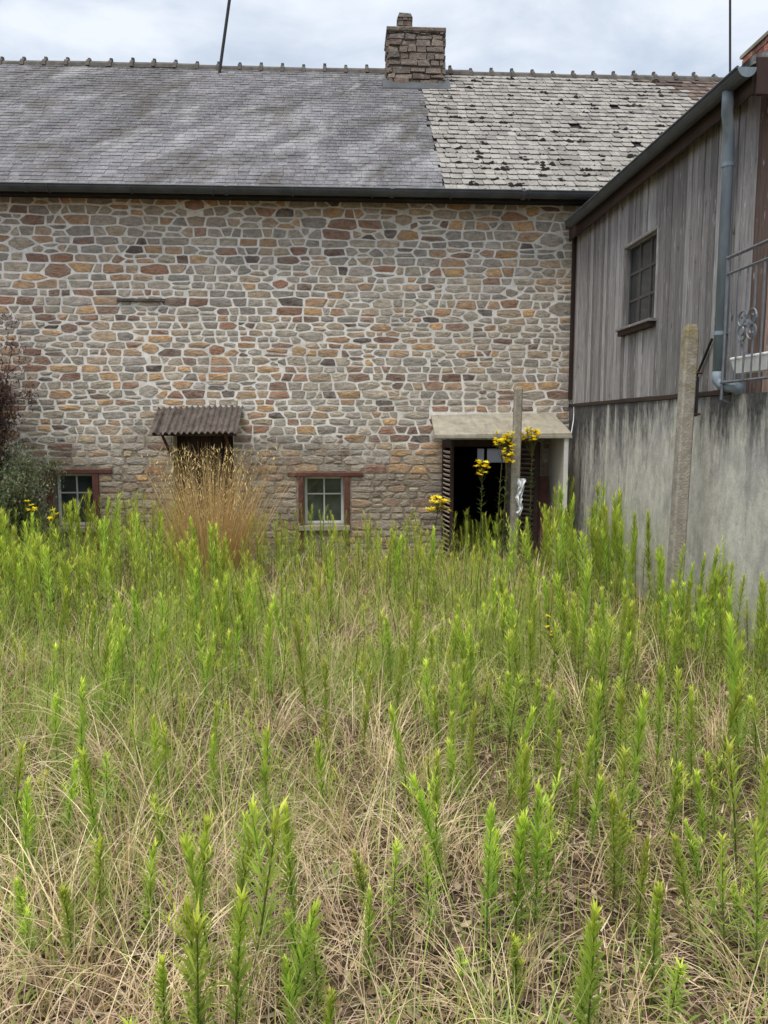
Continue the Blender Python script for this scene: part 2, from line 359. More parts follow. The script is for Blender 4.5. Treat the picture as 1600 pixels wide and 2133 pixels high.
# stones: rectangles packed on a fine grid, then warped, rounded and set a little proud of the mortar
X0 = -6.4; Z0 = -.35; rr = random.Random(5)
SOLID = [*OPEN.values(), (1.19, 2.93, 1.79, 1.85), (-.62, .11, .2, 1.0), (-.75, .3, 1.0, 1.06), (-3.97, -3.27, .2, 1.05), (-3.98, -3.08, 1.05, 1.11)]
rects = []; reserved = []; z_c = Z0
def cut(ivs, a, b):
    out = []
    for p, q in ivs:
        if b <= p or a >= q: out.append((p, q))
        else:
            if a - p > .04: out.append((p, a))
            if q - b > .04: out.append((b, q))
    return out
def fill(p, q, za, zb, tall=None):
    h = zb - za; x = p
    while x < q - 1e-6:
        t = rr.random(); w_ = (rr.uniform(.09, .2) if t < .5 else rr.uniform(.18, .35)) if h > .07 else rr.uniform(.09, .3)
        if t > .93: w_ = rr.uniform(.3, .44)
        if q - x - w_ < .1: w_ = q - x
        u = rr.random(); b = x + w_
        if h > .105 and u < .16:                                # two thin stones one on the other
            f = za + h * rr.uniform(.35, .65); rects.append((x, b, za, f))
            if w_ > .24 and rr.random() < .6: mid = x + w_ * rr.uniform(.35, .65); rects.append((x, mid, f, zb)); rects.append((mid, b, f, zb))
            else: rects.append((x, b, f, zb))
        elif tall is not None and u > .985 and .13 < w_ < .42 and h < .15: tall.append((x, b, za))      # reaches into the next course
        else: rects.append((x, b, za, zb))
        x = b
while z_c < WTOP - .03:
    h = min(rr.choice([.08, .092, .104, .114, .124, .138, .152]) * rr.uniform(.92, 1.08), WTOP - z_c); z1 = z_c + h
    ivs = [(X0 - rr.uniform(0, .2), XW + .02)]
    for a, b, zz in reserved: ivs = cut(ivs, a, b); rects.append((a, b, zz, z1))
    reserved = []; part = []
    for o in SOLID:
        if o[3] > z_c + .012 and o[2] < z1 - .012:
            for p, q in [(max(o[0], p), min(o[1], q)) for p, q in ivs if min(o[1], q) - max(o[0], p) > .04]:
                if o[3] < z1 - .04 and not any(k is not o and k[3] > o[3] + .01 and k[2] < z1 - .02 and k[0] < q - .02 and k[1] > p + .02 for k in SOLID): part.append((p, q, o[3], z1))
                if o[2] > z_c + .04 and not any(k is not o and k[2] < o[2] - .01 and k[3] > z_c + .02 and k[0] < q - .02 and k[1] > p + .02 for k in SOLID): part.append((p, q, z_c, o[2]))
            ivs = cut(ivs, o[0], o[1])
    for p, q in ivs: fill(p, q, z_c, z1, reserved if z1 < WTOP - .2 else None)
    for p in part: fill(*p)
    # a tall stone must not run into an opening above it
    keep = []
    for a, b, zz in reserved:
        if any(o[2] < z1 + .2 and o[3] > z1 and o[0] < b and o[1] > a for o in SOLID): rects.append((a, b, zz, z1))
        else: keep.append((a, b, zz))
    reserved = keep; z_c = z1
SQ = 2.9                                   # stones lie flat: distances count more upwards than sideways
seeds = []
for a, b, c, d in rects:
    if b - a < .04 or d - c < .03: continue
    w_, h_ = b - a, d - c
    seeds.append(((a + b) / 2 + rr.uniform(-.09, .09) * w_, (c + d) / 2 + rr.uniform(-.10, .10) * h_, w_, h_, a, b, c, d))
def clip(poly, nx, nz, c):                   # keep nx*x + nz*z <= c
    out = []
    for k in range(len(poly)):
        p, q = poly[k], poly[(k + 1) % len(poly)]; dp = nx * p[0] + nz * p[1] - c; dq = nx * q[0] + nz * q[1] - c
        if dp <= 0: out.append(p)
        if (dp < 0) != (dq < 0) and dp != dq:
            t = dp / (dp - dq); out.append((p[0] + (q[0] - p[0]) * t, p[1] + (q[1] - p[1]) * t))
    return out
buckets = {}
for k, q in enumerate(seeds): buckets.setdefault((int(q[0] // .5), int(q[1] // .5)), []).append(k)
cells = []
for k, (x, z, w_, h_, a, b, c, d) in enumerate(seeds):
    q = lambda f: rr.uniform(-.01, .14) * f - .002
    poly = [(a - q(w_), c - q(h_)), (b + q(w_), c - q(h_)), (b + q(w_), d + q(h_)), (a - q(w_), d + q(h_))]; jt = rr.uniform(.0068, .0102); wi = w_ * h_ * SQ * .22
    for u in (-1, 0, 1):
        for v in (-1, 0, 1):
            for n in buckets.get((int(x // .5) + u, int(z // .5) + v), ()):
                if n == k: continue
                X, Z, W, H = seeds[n][:4]; dx, dz = X - x, (Z - z) * SQ; D2 = dx * dx + dz * dz
                if D2 > .5: continue
                D = math.sqrt(D2); nx_, nz_ = dx / D, dz / D * SQ; l_ = math.hypot(nx_, nz_)
                t = (D2 + wi - W * H * SQ * .22) / (2 * D); poly = clip(poly, nx_, nz_, nx_ * x + nz_ * z + t - jt * l_)
                if len(poly) < 3: break
            if len(poly) < 3: break
        if len(poly) < 3: break
    for o in SOLID:
        if len(poly) < 3: break
        gaps = [(o[0] - x, (1, 0, o[0] - .004)), (x - o[1], (-1, 0, -o[1] - .004)), (o[2] - z, (0, 1, o[2] - .004)), (z - o[3], (0, -1, -o[3] - .004))]
        g_ = max(gaps, key=lambda q: q[0]); poly = clip(poly, *g_[1])
    if len(poly) >= 3: poly = clip(poly, 1, 0, XW + .01)
    if len(poly) >= 3: cells.append(poly)
PAL = [(srgb(152, 142, 128), 34), (srgb(136, 129, 120), 20), (srgb(164, 151, 132), 26), (srgb(166, 143, 116), 16), (srgb(162, 126, 92), 8), (srgb(182, 142, 94), 5), (srgb(146, 110, 88), 7), (srgb(112, 88, 76), 6), (srgb(88, 76, 72), 4), (srgb(156, 146, 136), 14)]
pc = [p for p, k in PAL for _ in range(k)]
stones = []
for poly in cells:
    pts = []; n = len(poly); r_ = rr.uniform(.04, .14)
    for k in range(n):
        p, q = poly[k], poly[(k + 1) % n]
        for f in (r_ * rr.uniform(.5, 1.2), 1 - r_ * rr.uniform(.5, 1.2)): pts.append((p[0] + (q[0] - p[0]) * f + rr.uniform(-.003, .003), p[1] + (q[1] - p[1]) * f + rr.uniform(-.003, .003)))
    N_ = len(pts); cx = sum(p[0] for p in pts) / N_; cz = sum(p[1] for p in pts) / N_
    w_ = max(p[0] for p in pts) - min(p[0] for p in pts); h_ = max(p[1] for p in pts) - min(p[1] for p in pts)
    if w_ < .03 or h_ < .022: continue
    d = rr.uniform(.004, .010); tx, tz = rr.uniform(-.04, .04), rr.uniform(-.06, .04)
    vs = []; s_in = 1 - .008 / max(.06, min(w_, h_)) * 1.4
    for x, z in pts: vs.append((x, WY + .004, z))
    for x, z in pts:
        x2, z2 = cx + (x - cx) * s_in, cz + (z - cz) * s_in
        vs.append((x2, min(WY - .003, WY - d + (x2 - cx) * tx + (z2 - cz) * tz + rr.uniform(-.003, .003)), z2))
    vs.append((cx + rr.uniform(-.2, .2) * w_, WY - d - rr.uniform(0, .009), cz + rr.uniform(-.2, .2) * h_))
    fs = [(k, (k + 1) % N_, N_ + (k + 1) % N_, N_ + k) for k in range(N_)] + [(N_ + k, N_ + (k + 1) % N_, 2 * N_) for k in range(N_)]
    c = rr.choice(pc)
    if w_ * h_ > .024 and rr.random() < .45: c = rr.choice([srgb(166, 132, 98), srgb(146, 104, 78), srgb(176, 138, 92), srgb(122, 90, 74), srgb(160, 140, 116)])
    k = rr.uniform(.85, 1.15)
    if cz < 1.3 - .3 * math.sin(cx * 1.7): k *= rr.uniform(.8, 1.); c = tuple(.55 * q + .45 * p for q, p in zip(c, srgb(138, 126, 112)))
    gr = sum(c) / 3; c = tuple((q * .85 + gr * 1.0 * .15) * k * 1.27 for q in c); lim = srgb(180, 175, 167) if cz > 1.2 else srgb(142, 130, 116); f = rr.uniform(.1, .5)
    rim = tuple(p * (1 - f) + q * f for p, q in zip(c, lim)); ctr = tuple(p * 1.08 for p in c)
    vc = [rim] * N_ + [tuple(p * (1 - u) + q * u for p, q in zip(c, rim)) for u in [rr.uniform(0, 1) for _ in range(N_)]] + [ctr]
    stones.append((w_ * h_ if (cx > -4.7 and cz > .75) else 0, vs, fs, vc))
stones.sort(key=lambda s: -s[0])
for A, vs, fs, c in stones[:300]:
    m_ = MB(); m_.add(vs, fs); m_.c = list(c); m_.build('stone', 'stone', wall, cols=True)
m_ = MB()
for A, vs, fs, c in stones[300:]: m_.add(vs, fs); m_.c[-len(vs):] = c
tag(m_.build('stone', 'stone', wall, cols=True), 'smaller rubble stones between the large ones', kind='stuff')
# one long thin lintel stone in the wall
m_ = MB(); m_.col = srgb(86, 80, 78); m_.bbox((-2.93, WY - .05, 3.305), (-2.32, WY - .005, 3.345), .006).build('ledge_stone', 'stone', wall, cols=True)

# roof
EY, EZ, RY, RZ = 10.17, 4.67, 14.0, 7.75
sl = Vector((0, RY - EY, RZ - EZ)); SLEN = sl.length; su = sl.normalized(); sn = Vector((0, -su.z, su.y))
def roofp(x, t, h=0): return Vector((x, EY, EZ)) + su * t + sn * h
mb = MB(); XA, XB = WL - .15, 7.4
mb.hexa([roofp(XA, .02, -.06), roofp(XB, .02, -.06), roofp(XB, SLEN, -.12), roofp(XA, SLEN, -.12), roofp(XA, .02, -.004), roofp(XB, .02, -.004), roofp(XB, SLEN, -.004), roofp(XA, SLEN, -.004)])
mb.hexa([(XA, RY, RZ - .12), (XB, RY, RZ - .12), (XB, 17.9, 4.55), (XA, 17.9, 4.55), (XA, RY, RZ), (XB, RY, RZ), (XB, 17.9, 4.67), (XA, 17.9, 4.67)])
roof = mb.build('roof', 'underlay', house)
XS = 1.36                                    # where the old slates meet the newer ones
slates = []
def slate_row(x0, x1, t, ex, wd, new):
    x = x0 - rr.uniform(0, wd)
    while x < x1:
        w0 = wd * rr.uniform(.85, 1.12); a, b = max(x, x0 - .02), min(x + w0 - (.003 if new else .006), x1 + rr.uniform(-.04, .04)); x += w0
        if b - a < .05: continue
        if not new and rr.random() < .003: continue
        l = rr.uniform(-.012, .012) if not new else rr.uniform(-.004, .004); lift = rr.uniform(.008, .014) if new else rr.uniform(.012, .026)
        th = .006 if new else .009; sk = rr.uniform(-.006, .006)
        t0, t1 = t + l, t + ex + .035
        cut = rr.uniform(.006, .02) if not new else .002
        vs = []
        for h in (0, th):
            vs += [roofp(a + cut, t0, lift + h), roofp(b - cut * rr.random(), t0 + sk, lift + h), roofp(b, t0 + .035, lift + h), roofp(b, t1, h + .003), roofp(a, t1, h + .003), roofp(a, t0 + .035, lift + h)]
        fs = [(5, 4, 3, 2, 1, 0), (6, 7, 8, 9, 10, 11)] + [(k, (k + 1) % 6, 6 + (k + 1) % 6, 6 + k) for k in range(6)]
        if new: c = [srgb(97, 97, 102), srgb(103, 103, 107), srgb(91, 91, 96), srgb(110, 110, 114), srgb(98, 95, 97)][rr.randrange(5)]
        else:
            c = [srgb(150, 147, 141), srgb(158, 154, 148), srgb(144, 140, 135), srgb(154, 150, 146), srgb(134, 131, 127)][rr.randrange(5)]
            if (a - 5.2) + (t - SLEN) * 1.0 > -.4 + rr.uniform(-.3, .3): c = [srgb(98, 84, 76), srgb(120, 106, 96), srgb(84, 72, 68)][rr.randrange(3)]
        slates.append((new, t, a, vs, fs, c))
NEWX, OLDX = .118, .178
t = 0.0
while t < SLEN - .05: slate_row(WL - .1, XS, t, NEWX, .145, True); t += NEWX
t = 0.0
while t < SLEN - .05: slate_row(XS, 7.3, t, OLDX, .15, False); t += OLDX
vis = [s for s in slates if not s[0] and s[2] < 5.6]; vis.sort(key=lambda s: s[1])
ind = {id(s) for s in vis[:300]}
for s in vis[:300]:
    m_ = MB(); m_.col = s[5]; m_.add(s[3], s[4]).build('slate', 'slate_old', roof, cols=True)
for new in (True, False):
    m_ = MB()
    for s in slates:
        if s[0] == new and id(s) not in ind: m_.col = s[5]; m_.add(s[3], s[4])
    tag(m_.build('slate', 'slate_dark' if new else 'slate_old', roof, cols=True), 'dark grey slates in fine rows' if new else 'pale lichened old slates near the ridge', kind='stuff')
# moss cushions on the old slates
m_ = MB()
for k in range(1000):
    x = rr.uniform(XS + .05, 5.6); q = rr.random() ** 1.6; t = OLDX * round(q * SLEN / OLDX) + rr.uniform(-.01, .02)
    if t > SLEN - .1 or t < 0: continue
    r = rr.uniform(.012, .026) if rr.random() < .8 else rr.uniform(.026, .05)
    for _ in range(1 if r < .03 else 3):
        xx, tt = x + rr.uniform(-r, r), t + rr.uniform(-r, r); p = roofp(xx, tt, .022); n = 7
        ring = [p + Vector((math.cos(6.283 * i / n), 0, 0)) * r * rr.uniform(.7, 1.3) + su * math.sin(6.283 * i / n) * r * rr.uniform(.5, .9) - sn * .012 for i in range(n)]
        ring2 = [p + (v - p) * .6 + sn * r * .4 for v in ring]
        m_.add(ring + ring2 + [p + sn * r * .55], [(i, (i + 1) % n, n + (i + 1) % n, n + i) for i in range(n)] + [(n + i, n + (i + 1) % n, 2 * n) for i in range(n)])
tag(m_.build('moss', 'moss', roof), 'dark moss cushions along the old slate edges', kind='stuff')
# ridge tiles, each with its raised collar
RTL = .36; k = 0; x = WL - .1
while x < 7.3:
    m_ = MB(); n = 7; zz = RZ + .012 * math.sin(x * 1.3) + rr.uniform(-.01, .01)
    def prof(r, dz): return [(RY - r * math.cos(math.pi * i / (n - 1)), zz - .085 + dz + (r * .95) * math.sin(math.pi * i / (n - 1))) for i in range(n)]
    for (xa, xb, r, dz) in ((x, x + RTL, .13, 0), (x - .03, x + .03, .145, .01)):
        P = prof(r, dz)
        m_.add([(xa, y, z_) for y, z_ in P] + [(xb, y, z_) for y, z_ in P], [(i, i + 1, n + i + 1, n + i) for i in range(n - 1)] + [tuple(range(n)), tuple(range(2 * n - 1, n - 1, -1))])
    m_.bbox((x - .025, RY - .03, zz + .03), (x + .025, RY + .03, zz + rr.uniform(.085, .11)), .008)
    m_.build('ridge_tile', 'ridge', roof); x += RTL
# gutter
def half_gutter(p0, p1, r, out, n=9):
    """open half-round gutter from p0 to p1 with rolled lip; out = outward horizontal direction"""
    p0, p1, out = Vector(p0), Vector(p1), Vector(out); m_ = MB(); up = Vector((0, 0, 1)); vs = []
    prof = [(math.cos(a), -math.sin(a)) for a in [math.pi * i / (n - 1) for i in range(n)]]
    for p in (p0, p1):
        vs += [p + out * u * r + up * v * r for u, v in prof] + [p + out * u * (r - .005) + up * v * (r - .005) for u, v in reversed(prof)]
    N = 2 * n; m_.add(vs, [(i, (i + 1) % N, N + (i + 1) % N, N + i) for i in range(N)] + [tuple(range(N)), tuple(range(2 * N - 1, N - 1, -1))])
    m_.tube([p0 + out * r, p1 + out * r], .011, 8); return m_
gut = half_gutter((XA, 10.095, 4.64), (3.3, 10.095, 4.655), .078, (0, -1, 0)).build('gutter', 'zinc_dark', house, smooth=False)
for xx in np.arange(-6.6, 3.1, 1.0):
    m_ = MB(); pts = [(xx, 10.095 - .084 * math.cos(a), 4.645 - .084 * math.sin(a)) for a in np.linspace(0, math.pi, 8)]
    m_.tube(pts, .008, 5).build('gutter_bracket', 'zinc_dark', gut)
for xx in (-3.9, -1.45, .62, 2.3): half_gutter((xx, 10.095, 4.642), (xx + .05, 10.095, 4.642), .083, (0, -1, 0)).build('gutter_joint', 'zinc_dark', gut)
box('fascia_board', 'underlay', house, (XA, 10.19, 4.56), (XB, 10.215, 4.635))
box('soffit_board', 'underlay', house, (XA, 10.2155, 4.60), (XB, WY - .02, 4.62), .003)
# chimney
cb = (.80, 1.72, 13.42, 14.05, 7.1, 8.2)
chim = box('chimney', 'chimney_mortar', house, (cb[0] + .02, cb[2] + .02, cb[4]), (cb[1] - .02, cb[3] - .02, cb[5] - .02))
def masonry(parent, x0, x1, y0, y1, z0, z1, hh, ww, pal, proud=.016, name='stone', gap=.014, mat='stone', wob=.006):
    z = z0; row = 0
    while z < z1 - .02:
        h = min(hh * rr.uniform(.8, 1.25), z1 - z)
        for side in range(4):
            a, b = ((x0, x1), (y0, y1), (x0, x1), (y0, y1))[side]; u = a - rr.uniform(0, ww * .5)
            while u < b:
                w_ = ww * rr.uniform(.6, 1.4); ua, ub = max(u, a) + gap / 2, min(u + w_, b) - gap / 2; u += w_
                if ub - ua < .03: continue
                d = proud * rr.uniform(.4, 1.4); za, zb = z + gap / 2 + rr.uniform(-wob, wob) * .7, z + h - gap / 2 + rr.uniform(-wob, wob) * .7
                q = lambda: rr.uniform(-wob, wob)
                m_ = MB(); kf = rr.uniform(.75, 1.2); m_.col = tuple(c * kf for c in rr.choice(pal))
                if side in (0, 2):
                    yi, yo = (y0 + .03, y0 - d) if side == 0 else (y1 - .03, y1 + d)
                    m_.hexa([(ua, yi, za), (ub, yi, za), (ub, yo, za + .006), (ua, yo, za + .006), (ua + q(), yi, zb), (ub + q(), yi, zb), (ub + q() - .004, yo, zb + q()), (ua + q() + .004, yo, zb + q())])
                else:
                    xi, xo = (x1 - .03, x1 + d) if side == 1 else (x0 + .03, x0 - d)
                    m_.hexa([(xi, ua, za), (xi, ub, za), (xo, ub, za), (xo, ua, za), (xi, ua, zb), (xi, ub, zb), (xo, ub + q(), zb + q()), (xo, ua + q(), zb + q())])
                m_.build(name, mat, parent, cols=True)
        z += h; row += 1
CP = [srgb(122, 112, 104), srgb(118, 108, 100), srgb(110, 102, 97), srgb(130, 120, 110), srgb(100, 92, 88), srgb(118, 102, 94)]
masonry(chim, cb[0], cb[1], cb[2], cb[3], 7.3, 8.13, .1, .22, CP, .028, gap=.02, wob=.022)
m_ = MB(); m_.col = srgb(104, 96, 88); m_.bbox((cb[0] - .03, cb[2] - .03, 8.13), (cb[1] + .03, cb[3] + .03, 8.21), .02).build('chimney_cap', 'stone', chim, cols=True)
pot = box('chimney_pot', 'chimney_mortar', house, (.98, 13.58, 8.2), (1.19, 13.79, 8.44), .01)
masonry(pot, .97, 1.2, 13.57, 13.8, 8.21, 8.43, .07, .12, CP)
m_ = MB(); m_.col = srgb(92, 88, 82); m_.hexa([(.96, 13.55, 8.43), (1.21, 13.55, 8.43), (1.21, 13.82, 8.43), (.96, 13.82, 8.43), (.99, 13.58, 8.51), (1.18, 13.58, 8.5), (1.18, 13.79, 8.5), (.99, 13.79, 8.51)]).build('pot_cap', 'stone', pot, cols=True)
m_ = MB(); m_.hexa([roofp(cb[0] - .1, SLEN - .95, .012), roofp(cb[1] + .1, SLEN - .95, .012), roofp(cb[1] + .1, SLEN - .6, .012), roofp(cb[0] - .1, SLEN - .6, .012), roofp(cb[0] - .1, SLEN - .93, .034), roofp(cb[1] + .1, SLEN - .93, .034), roofp(cb[1] + .1, SLEN - .6, .07), roofp(cb[0] - .1, SLEN - .6, .07)]).build('flashing', 'zinc_dark', chim)

# ground-floor windows
def low_window(o, lint, jl, jr, bars, label):
    a, b, c, d = o
    w_ = box('window', 'paint_redbrown', house, (lint[0], WY - .03, lint[2]), (lint[1], WY + .1, lint[3]), .006); tag(w_, label)
    for (p, q) in (jl, jr): box('jamb', 'paint_redbrown', w_, (p, WY - .025, c - .35), (q, WY + .12, lint[2] - .002), .006)
    box('sill', 'cement_sheet', w_, (jl[0], WY - .05, c - .07), (jr[1], WY + .2, c - .003))
    fy = WY + .16
    for bx in ((a + .002, fy, c), (a + .042, fy + .05, d)), ((b - .042, fy, c), (b - .002, fy + .05, d)), ((a + .043, fy, d - .04), (b - .043, fy + .05, d - .002)), ((a + .043, fy, c), (b - .043, fy + .05, c + .04)): box('frame', 'paint_white', w_, *bx)
    zs = [c + .04] + bars + [d - .04]
    for q in bars: box('glazing_bar', 'paint_white', w_, (a + .043, fy + .005, q - .01), (b - .043, fy + .04, q + .01), .003)
    xm = (a + b) / 2; box('glazing_bar', 'paint_white', w_, (xm - .01, fy + .006, c + .041), (xm + .01, fy + .039, d - .041), .003)
    for k in range(len(zs) - 1):
        for (p, q) in ((a + .042, xm - .01), (xm + .01, b - .042)): box('pane', 'glass', w_, (p, fy + .02, zs[k] + .01), (q, fy + .024, zs[k + 1] - .01), .001)
low_window(OPEN['win'], (-.74, .28, 1.003, 1.058), (-.60, -.535), (.025, .095), [.75], 'window with red-brown jambs and white bars')
low_window(OPEN['win2'], (-3.97, -3.09, 1.054, 1.11), (-3.96, -3.885), (-3.355, -3.27), [.78], 'window with red-brown jamb half behind the bush')
# second door under the corrugated awning
d2 = OPEN['door2']; dd = box('door', 'paint_darkbrown', house, (d2[0], WY + .25, -.35), (d2[1], WY + .29, d2[3]), .004)
for k in range(5): x = d2[0] + .02 + k * .155; box('door_board', 'paint_darkbrown', dd, (x, WY + .235, -.3), (x + .145, WY + .2495, d2[3] - .03), .004)
# corrugated awning
ax0, ax1 = -2.45, -1.33; ay0, az0, ay1, az1 = WY - .0, 1.94, 9.92, 1.60; N = 150; V = []
for h in (0, -.007):
    for (y, z_) in ((ay0, az0), (ay1, az1)):
        for i in range(N + 1):
            x = ax0 + (ax1 - ax0) * i / N; ch = 0
            if y == ay1: ch = -.02 * abs(math.sin(x * 9)) if x > -2.2 else .06 * math.sin(x * 40)
            V.append((x, y + ch, z_ + .017 * math.cos(2 * math.pi * (x - ax0) / .0747) + h + (.01 * math.sin(x * 3))))
M1 = N + 1
Q = [(i, i + 1, M1 + i + 1, M1 + i) for i in range(N)] + [(2 * M1 + M1 + i, 2 * M1 + M1 + i + 1, 2 * M1 + i + 1, 2 * M1 + i) for i in range(N)] + [(M1 + i, M1 + i + 1, 3 * M1 + i + 1, 3 * M1 + i) for i in range(N)] + [(i + 1, i, 2 * M1 + i, 2 * M1 + i + 1) for i in range(N)]
aw = MB().add(V, Q).build('awning', 'corrugated', house, smooth=False); tag(aw, 'small weathered corrugated awning over a dark doorway')
for x in (-2.3, -1.5): MB().tube([(x, WY, 1.3), (x, 9.98, 1.585)], .02, 6).build('bracket', 'rust', aw)
box('batten', 'brown_timber', aw, (-2.42, 9.99, 1.56), (-1.36, 10.04, 1.605))
# porch canopy over the open door
cn = MB().hexa([(1.17, 9.72, 1.545), (2.93, 9.72, 1.565), (2.89, WY, 1.83), (1.21, WY, 1.80), (1.17, 9.72, 1.575), (2.93, 9.72, 1.595), (2.89, WY, 1.865), (1.21, WY, 1.835)]).build('porch_canopy', 'cement_sheet', house)
tag(cn, 'sloping pale cement sheet canopy over the open doorway')
box('canopy_edge', 'cement_sheet', cn, (1.168, 9.70, 1.53), (2.932, 9.718, 1.565), .003)
sp = MB().hexa([(2.845, 9.75, -.3), (2.885, 9.75, -.3), (2.885, WY, -.3), (2.845, WY, -.3), (2.845, 9.75, 1.575), (2.885, 9.75, 1.575), (2.885, WY, 1.82), (2.845, WY, 1.82)]).build('porch_panel', 'panel_pale', house)
box('panel_edge', 'paint_white', sp, (2.84, 9.725, -.3), (2.895, 9.748, 1.56), .004)
box('door_lintel', 'paint_darkbrown', house, (1.38, WY + .05, 1.40), (2.33, WY + .15, 1.499), .005)
# louvred shutters swung outward
def shutter(hx, hy, ex, ey, z0, z1, slat):
    h = Vector((hx, hy, 0)); e_ = Vector((ex, ey, 0)); u = (e_ - h).normalized(); L = (e_ - h).length; nrm = Vector((u.y, -u.x, 0))
    def slab(m_, a, b, za, zb, t=.035):
        p, q = h + u * a, h + u * b
        m_.hexa([p - nrm * t / 2 + Vector((0, 0, za)), q - nrm * t / 2 + Vector((0, 0, za)), q + nrm * t / 2 + Vector((0, 0, za)), p + nrm * t / 2 + Vector((0, 0, za)), p - nrm * t / 2 + Vector((0, 0, zb)), q - nrm * t / 2 + Vector((0, 0, zb)), q + nrm * t / 2 + Vector((0, 0, zb)), p + nrm * t / 2 + Vector((0, 0, zb))])
    m_ = MB(); slab(m_, 0, .07, z0, z1); slab(m_, L - .07, L, z0, z1); slab(m_, .07, L - .07, z1 - .1, z1); slab(m_, .07, L - .07, z0, z0 + .1)
    s_ = m_.build('shutter', 'paint_darkbrown', house); z_ = z0 + .11
    while z_ < z1 - .13:
        m_ = MB(); p, q = h + u * .07, h + u * (L - .07); t = .02
        m_.hexa([p - nrm * t + Vector((0, 0, z_)), q - nrm * t + Vector((0, 0, z_)), q + nrm * t + Vector((0, 0, z_ + .03)), p + nrm * t + Vector((0, 0, z_ + .03)), p - nrm * t + Vector((0, 0, z_ + .012)), q - nrm * t + Vector((0, 0, z_ + .012)), q + nrm * t + Vector((0, 0, z_ + .042)), p + nrm * t + Vector((0, 0, z_ + .042))])
        m_.build('slat', slat, s_); z_ += .062
    return s_
shutter(1.38, WY - .03, 1.44, 9.99, -.22, 1.5, 'shutter_slat')
shutter(2.34, WY - .03, 2.62, 10.12, -.22, 1.48, 'paint_darkbrown')

# ---------------------------------------------------------------- wooden annex on its concrete base
AY = 6.06; ZB = 1.94; AT = 4.34
annex = thing('wooden_annex', 'grey weathered plank annex on a stained concrete base', 'annex', (XW, AY, -.3))
mb = MB(); mb.box((XW, .5, -.6), (XW + .35, WY - .005, ZB)); base = mb.build('base_wall', 'concrete', annex)
box('wall_coping', 'brown_timber', annex, (XW - .015, AY + .02, ZB + .002), (XW + .05, WY - .01, ZB + .045), .004)
box('terrace_floor', 'terrace', annex, (XW + .352, .5, ZB - .2), (8.5, AY + .3, ZB - .01), .01)
awin = (7.68, 8.55, 2.76, 3.62)
back = MB(); x_ = XW + .045
for (ya, yb, za, zb) in ((AY + .03, awin[0], ZB + .05, AT), (awin[1], WY - .02, ZB + .05, AT), (awin[0], awin[1], ZB + .05, awin[2]), (awin[0], awin[1], awin[3], AT)):
    back.add([(x_, ya, za), (x_, yb, za), (x_, yb, zb), (x_, ya, zb)], [(0, 1, 2, 3)])
back.build('wall_backing', 'underlay', annex)
back = MB().box((XW + .1, AY + .04, ZB), (8.4, AY + .1, AT - .02)).build('front_backing', 'underlay', annex)
y = AY
while y < WY - .1:
    w_ = rr.uniform(.085, .125); yb = min(y + w_ - .009, WY - .095); dx = rr.uniform(0, .014)
    if yb - y > .03:
        segs = [(ZB + .05 - rr.uniform(0, .015), AT)]
        if yb > awin[0] - .0 and y < awin[1]:
            segs = [(ZB + .05, awin[2] - .03), (awin[3] + .03, AT)]
            if y < awin[0] - .04: segs = [(ZB + .05, AT)]; yb = min(yb, awin[0] - .03)
            elif yb > awin[1] + .04 and y > awin[1] - .03: segs = [(ZB + .05, AT)]; y = max(y, awin[1] + .03)
        for za, zb in segs: box('plank', 'wood_grey', annex, (XW + dx, y, za), (XW + .03 + dx, yb, zb), .004)
    y = yb + .009
x = XW + .1
box('corner_board', 'wood_grey', annex, (XW - .006, AY - .03, ZB), (XW + .097, AY - .001, AT))
while x < 5.2:
    w_ = rr.uniform(.13, .17); box('plank', 'wood_brown', annex, (x, AY - .0, ZB - .005), (x + w_ - .006, AY + .028, AT + (x - XW) * .4 - .02), .004); x += w_
box('junction_board', 'paint_darkbrown', annex, (XW - .03, WY - .09, ZB + .1), (XW + .03, WY - .026, AT), .005)
# window with nine panes, recessed
ya, yb, za, zb = awin
aw_ = box('window', 'wood_grey', annex, (XW - .012, ya - .03, zb), (XW + .05, yb + .03, zb + .035)); tag(aw_, 'nine-pane window set in the grey planks')
for (p, q) in ((ya - .03, ya - .001), (yb + .001, yb + .03)): box('jamb', 'wood_grey', aw_, (XW - .01, p, za), (XW + .08, q, zb - .001))
box('sill', 'wood_grey', aw_, (XW - .07, ya - .04, za - .03), (XW + .08, yb + .04, za - .002)); fx = XW + .055
box('sill_shade', 'paint_darkbrown', aw_, (XW - .05, ya - .02, za - .085), (XW + .04, yb + .02, za - .031))  # dark brown strip stands in for the shade below the sill
for q in np.linspace(ya, yb, 4): box('glazing_bar', 'frame_grey', aw_, (fx, max(q - .016, ya), za), (fx + .025, min(q + .016, yb), zb), .003)
for q in np.linspace(za, zb, 4): box('glazing_bar', 'frame_grey', aw_, (fx + .002, ya + .017, max(q - .016, za)), (fx + .024, yb - .017, min(q + .016, zb)), .003)
P = np.linspace(ya, yb, 4); Z_ = np.linspace(za, zb, 4)
for i in range(3):
    for j in range(3): box('pane', 'glass_dark', aw_, (fx + .012, P[i] + .016, Z_[j] + .016), (fx + .016, P[i + 1] - .016, Z_[j + 1] - .016), .001)
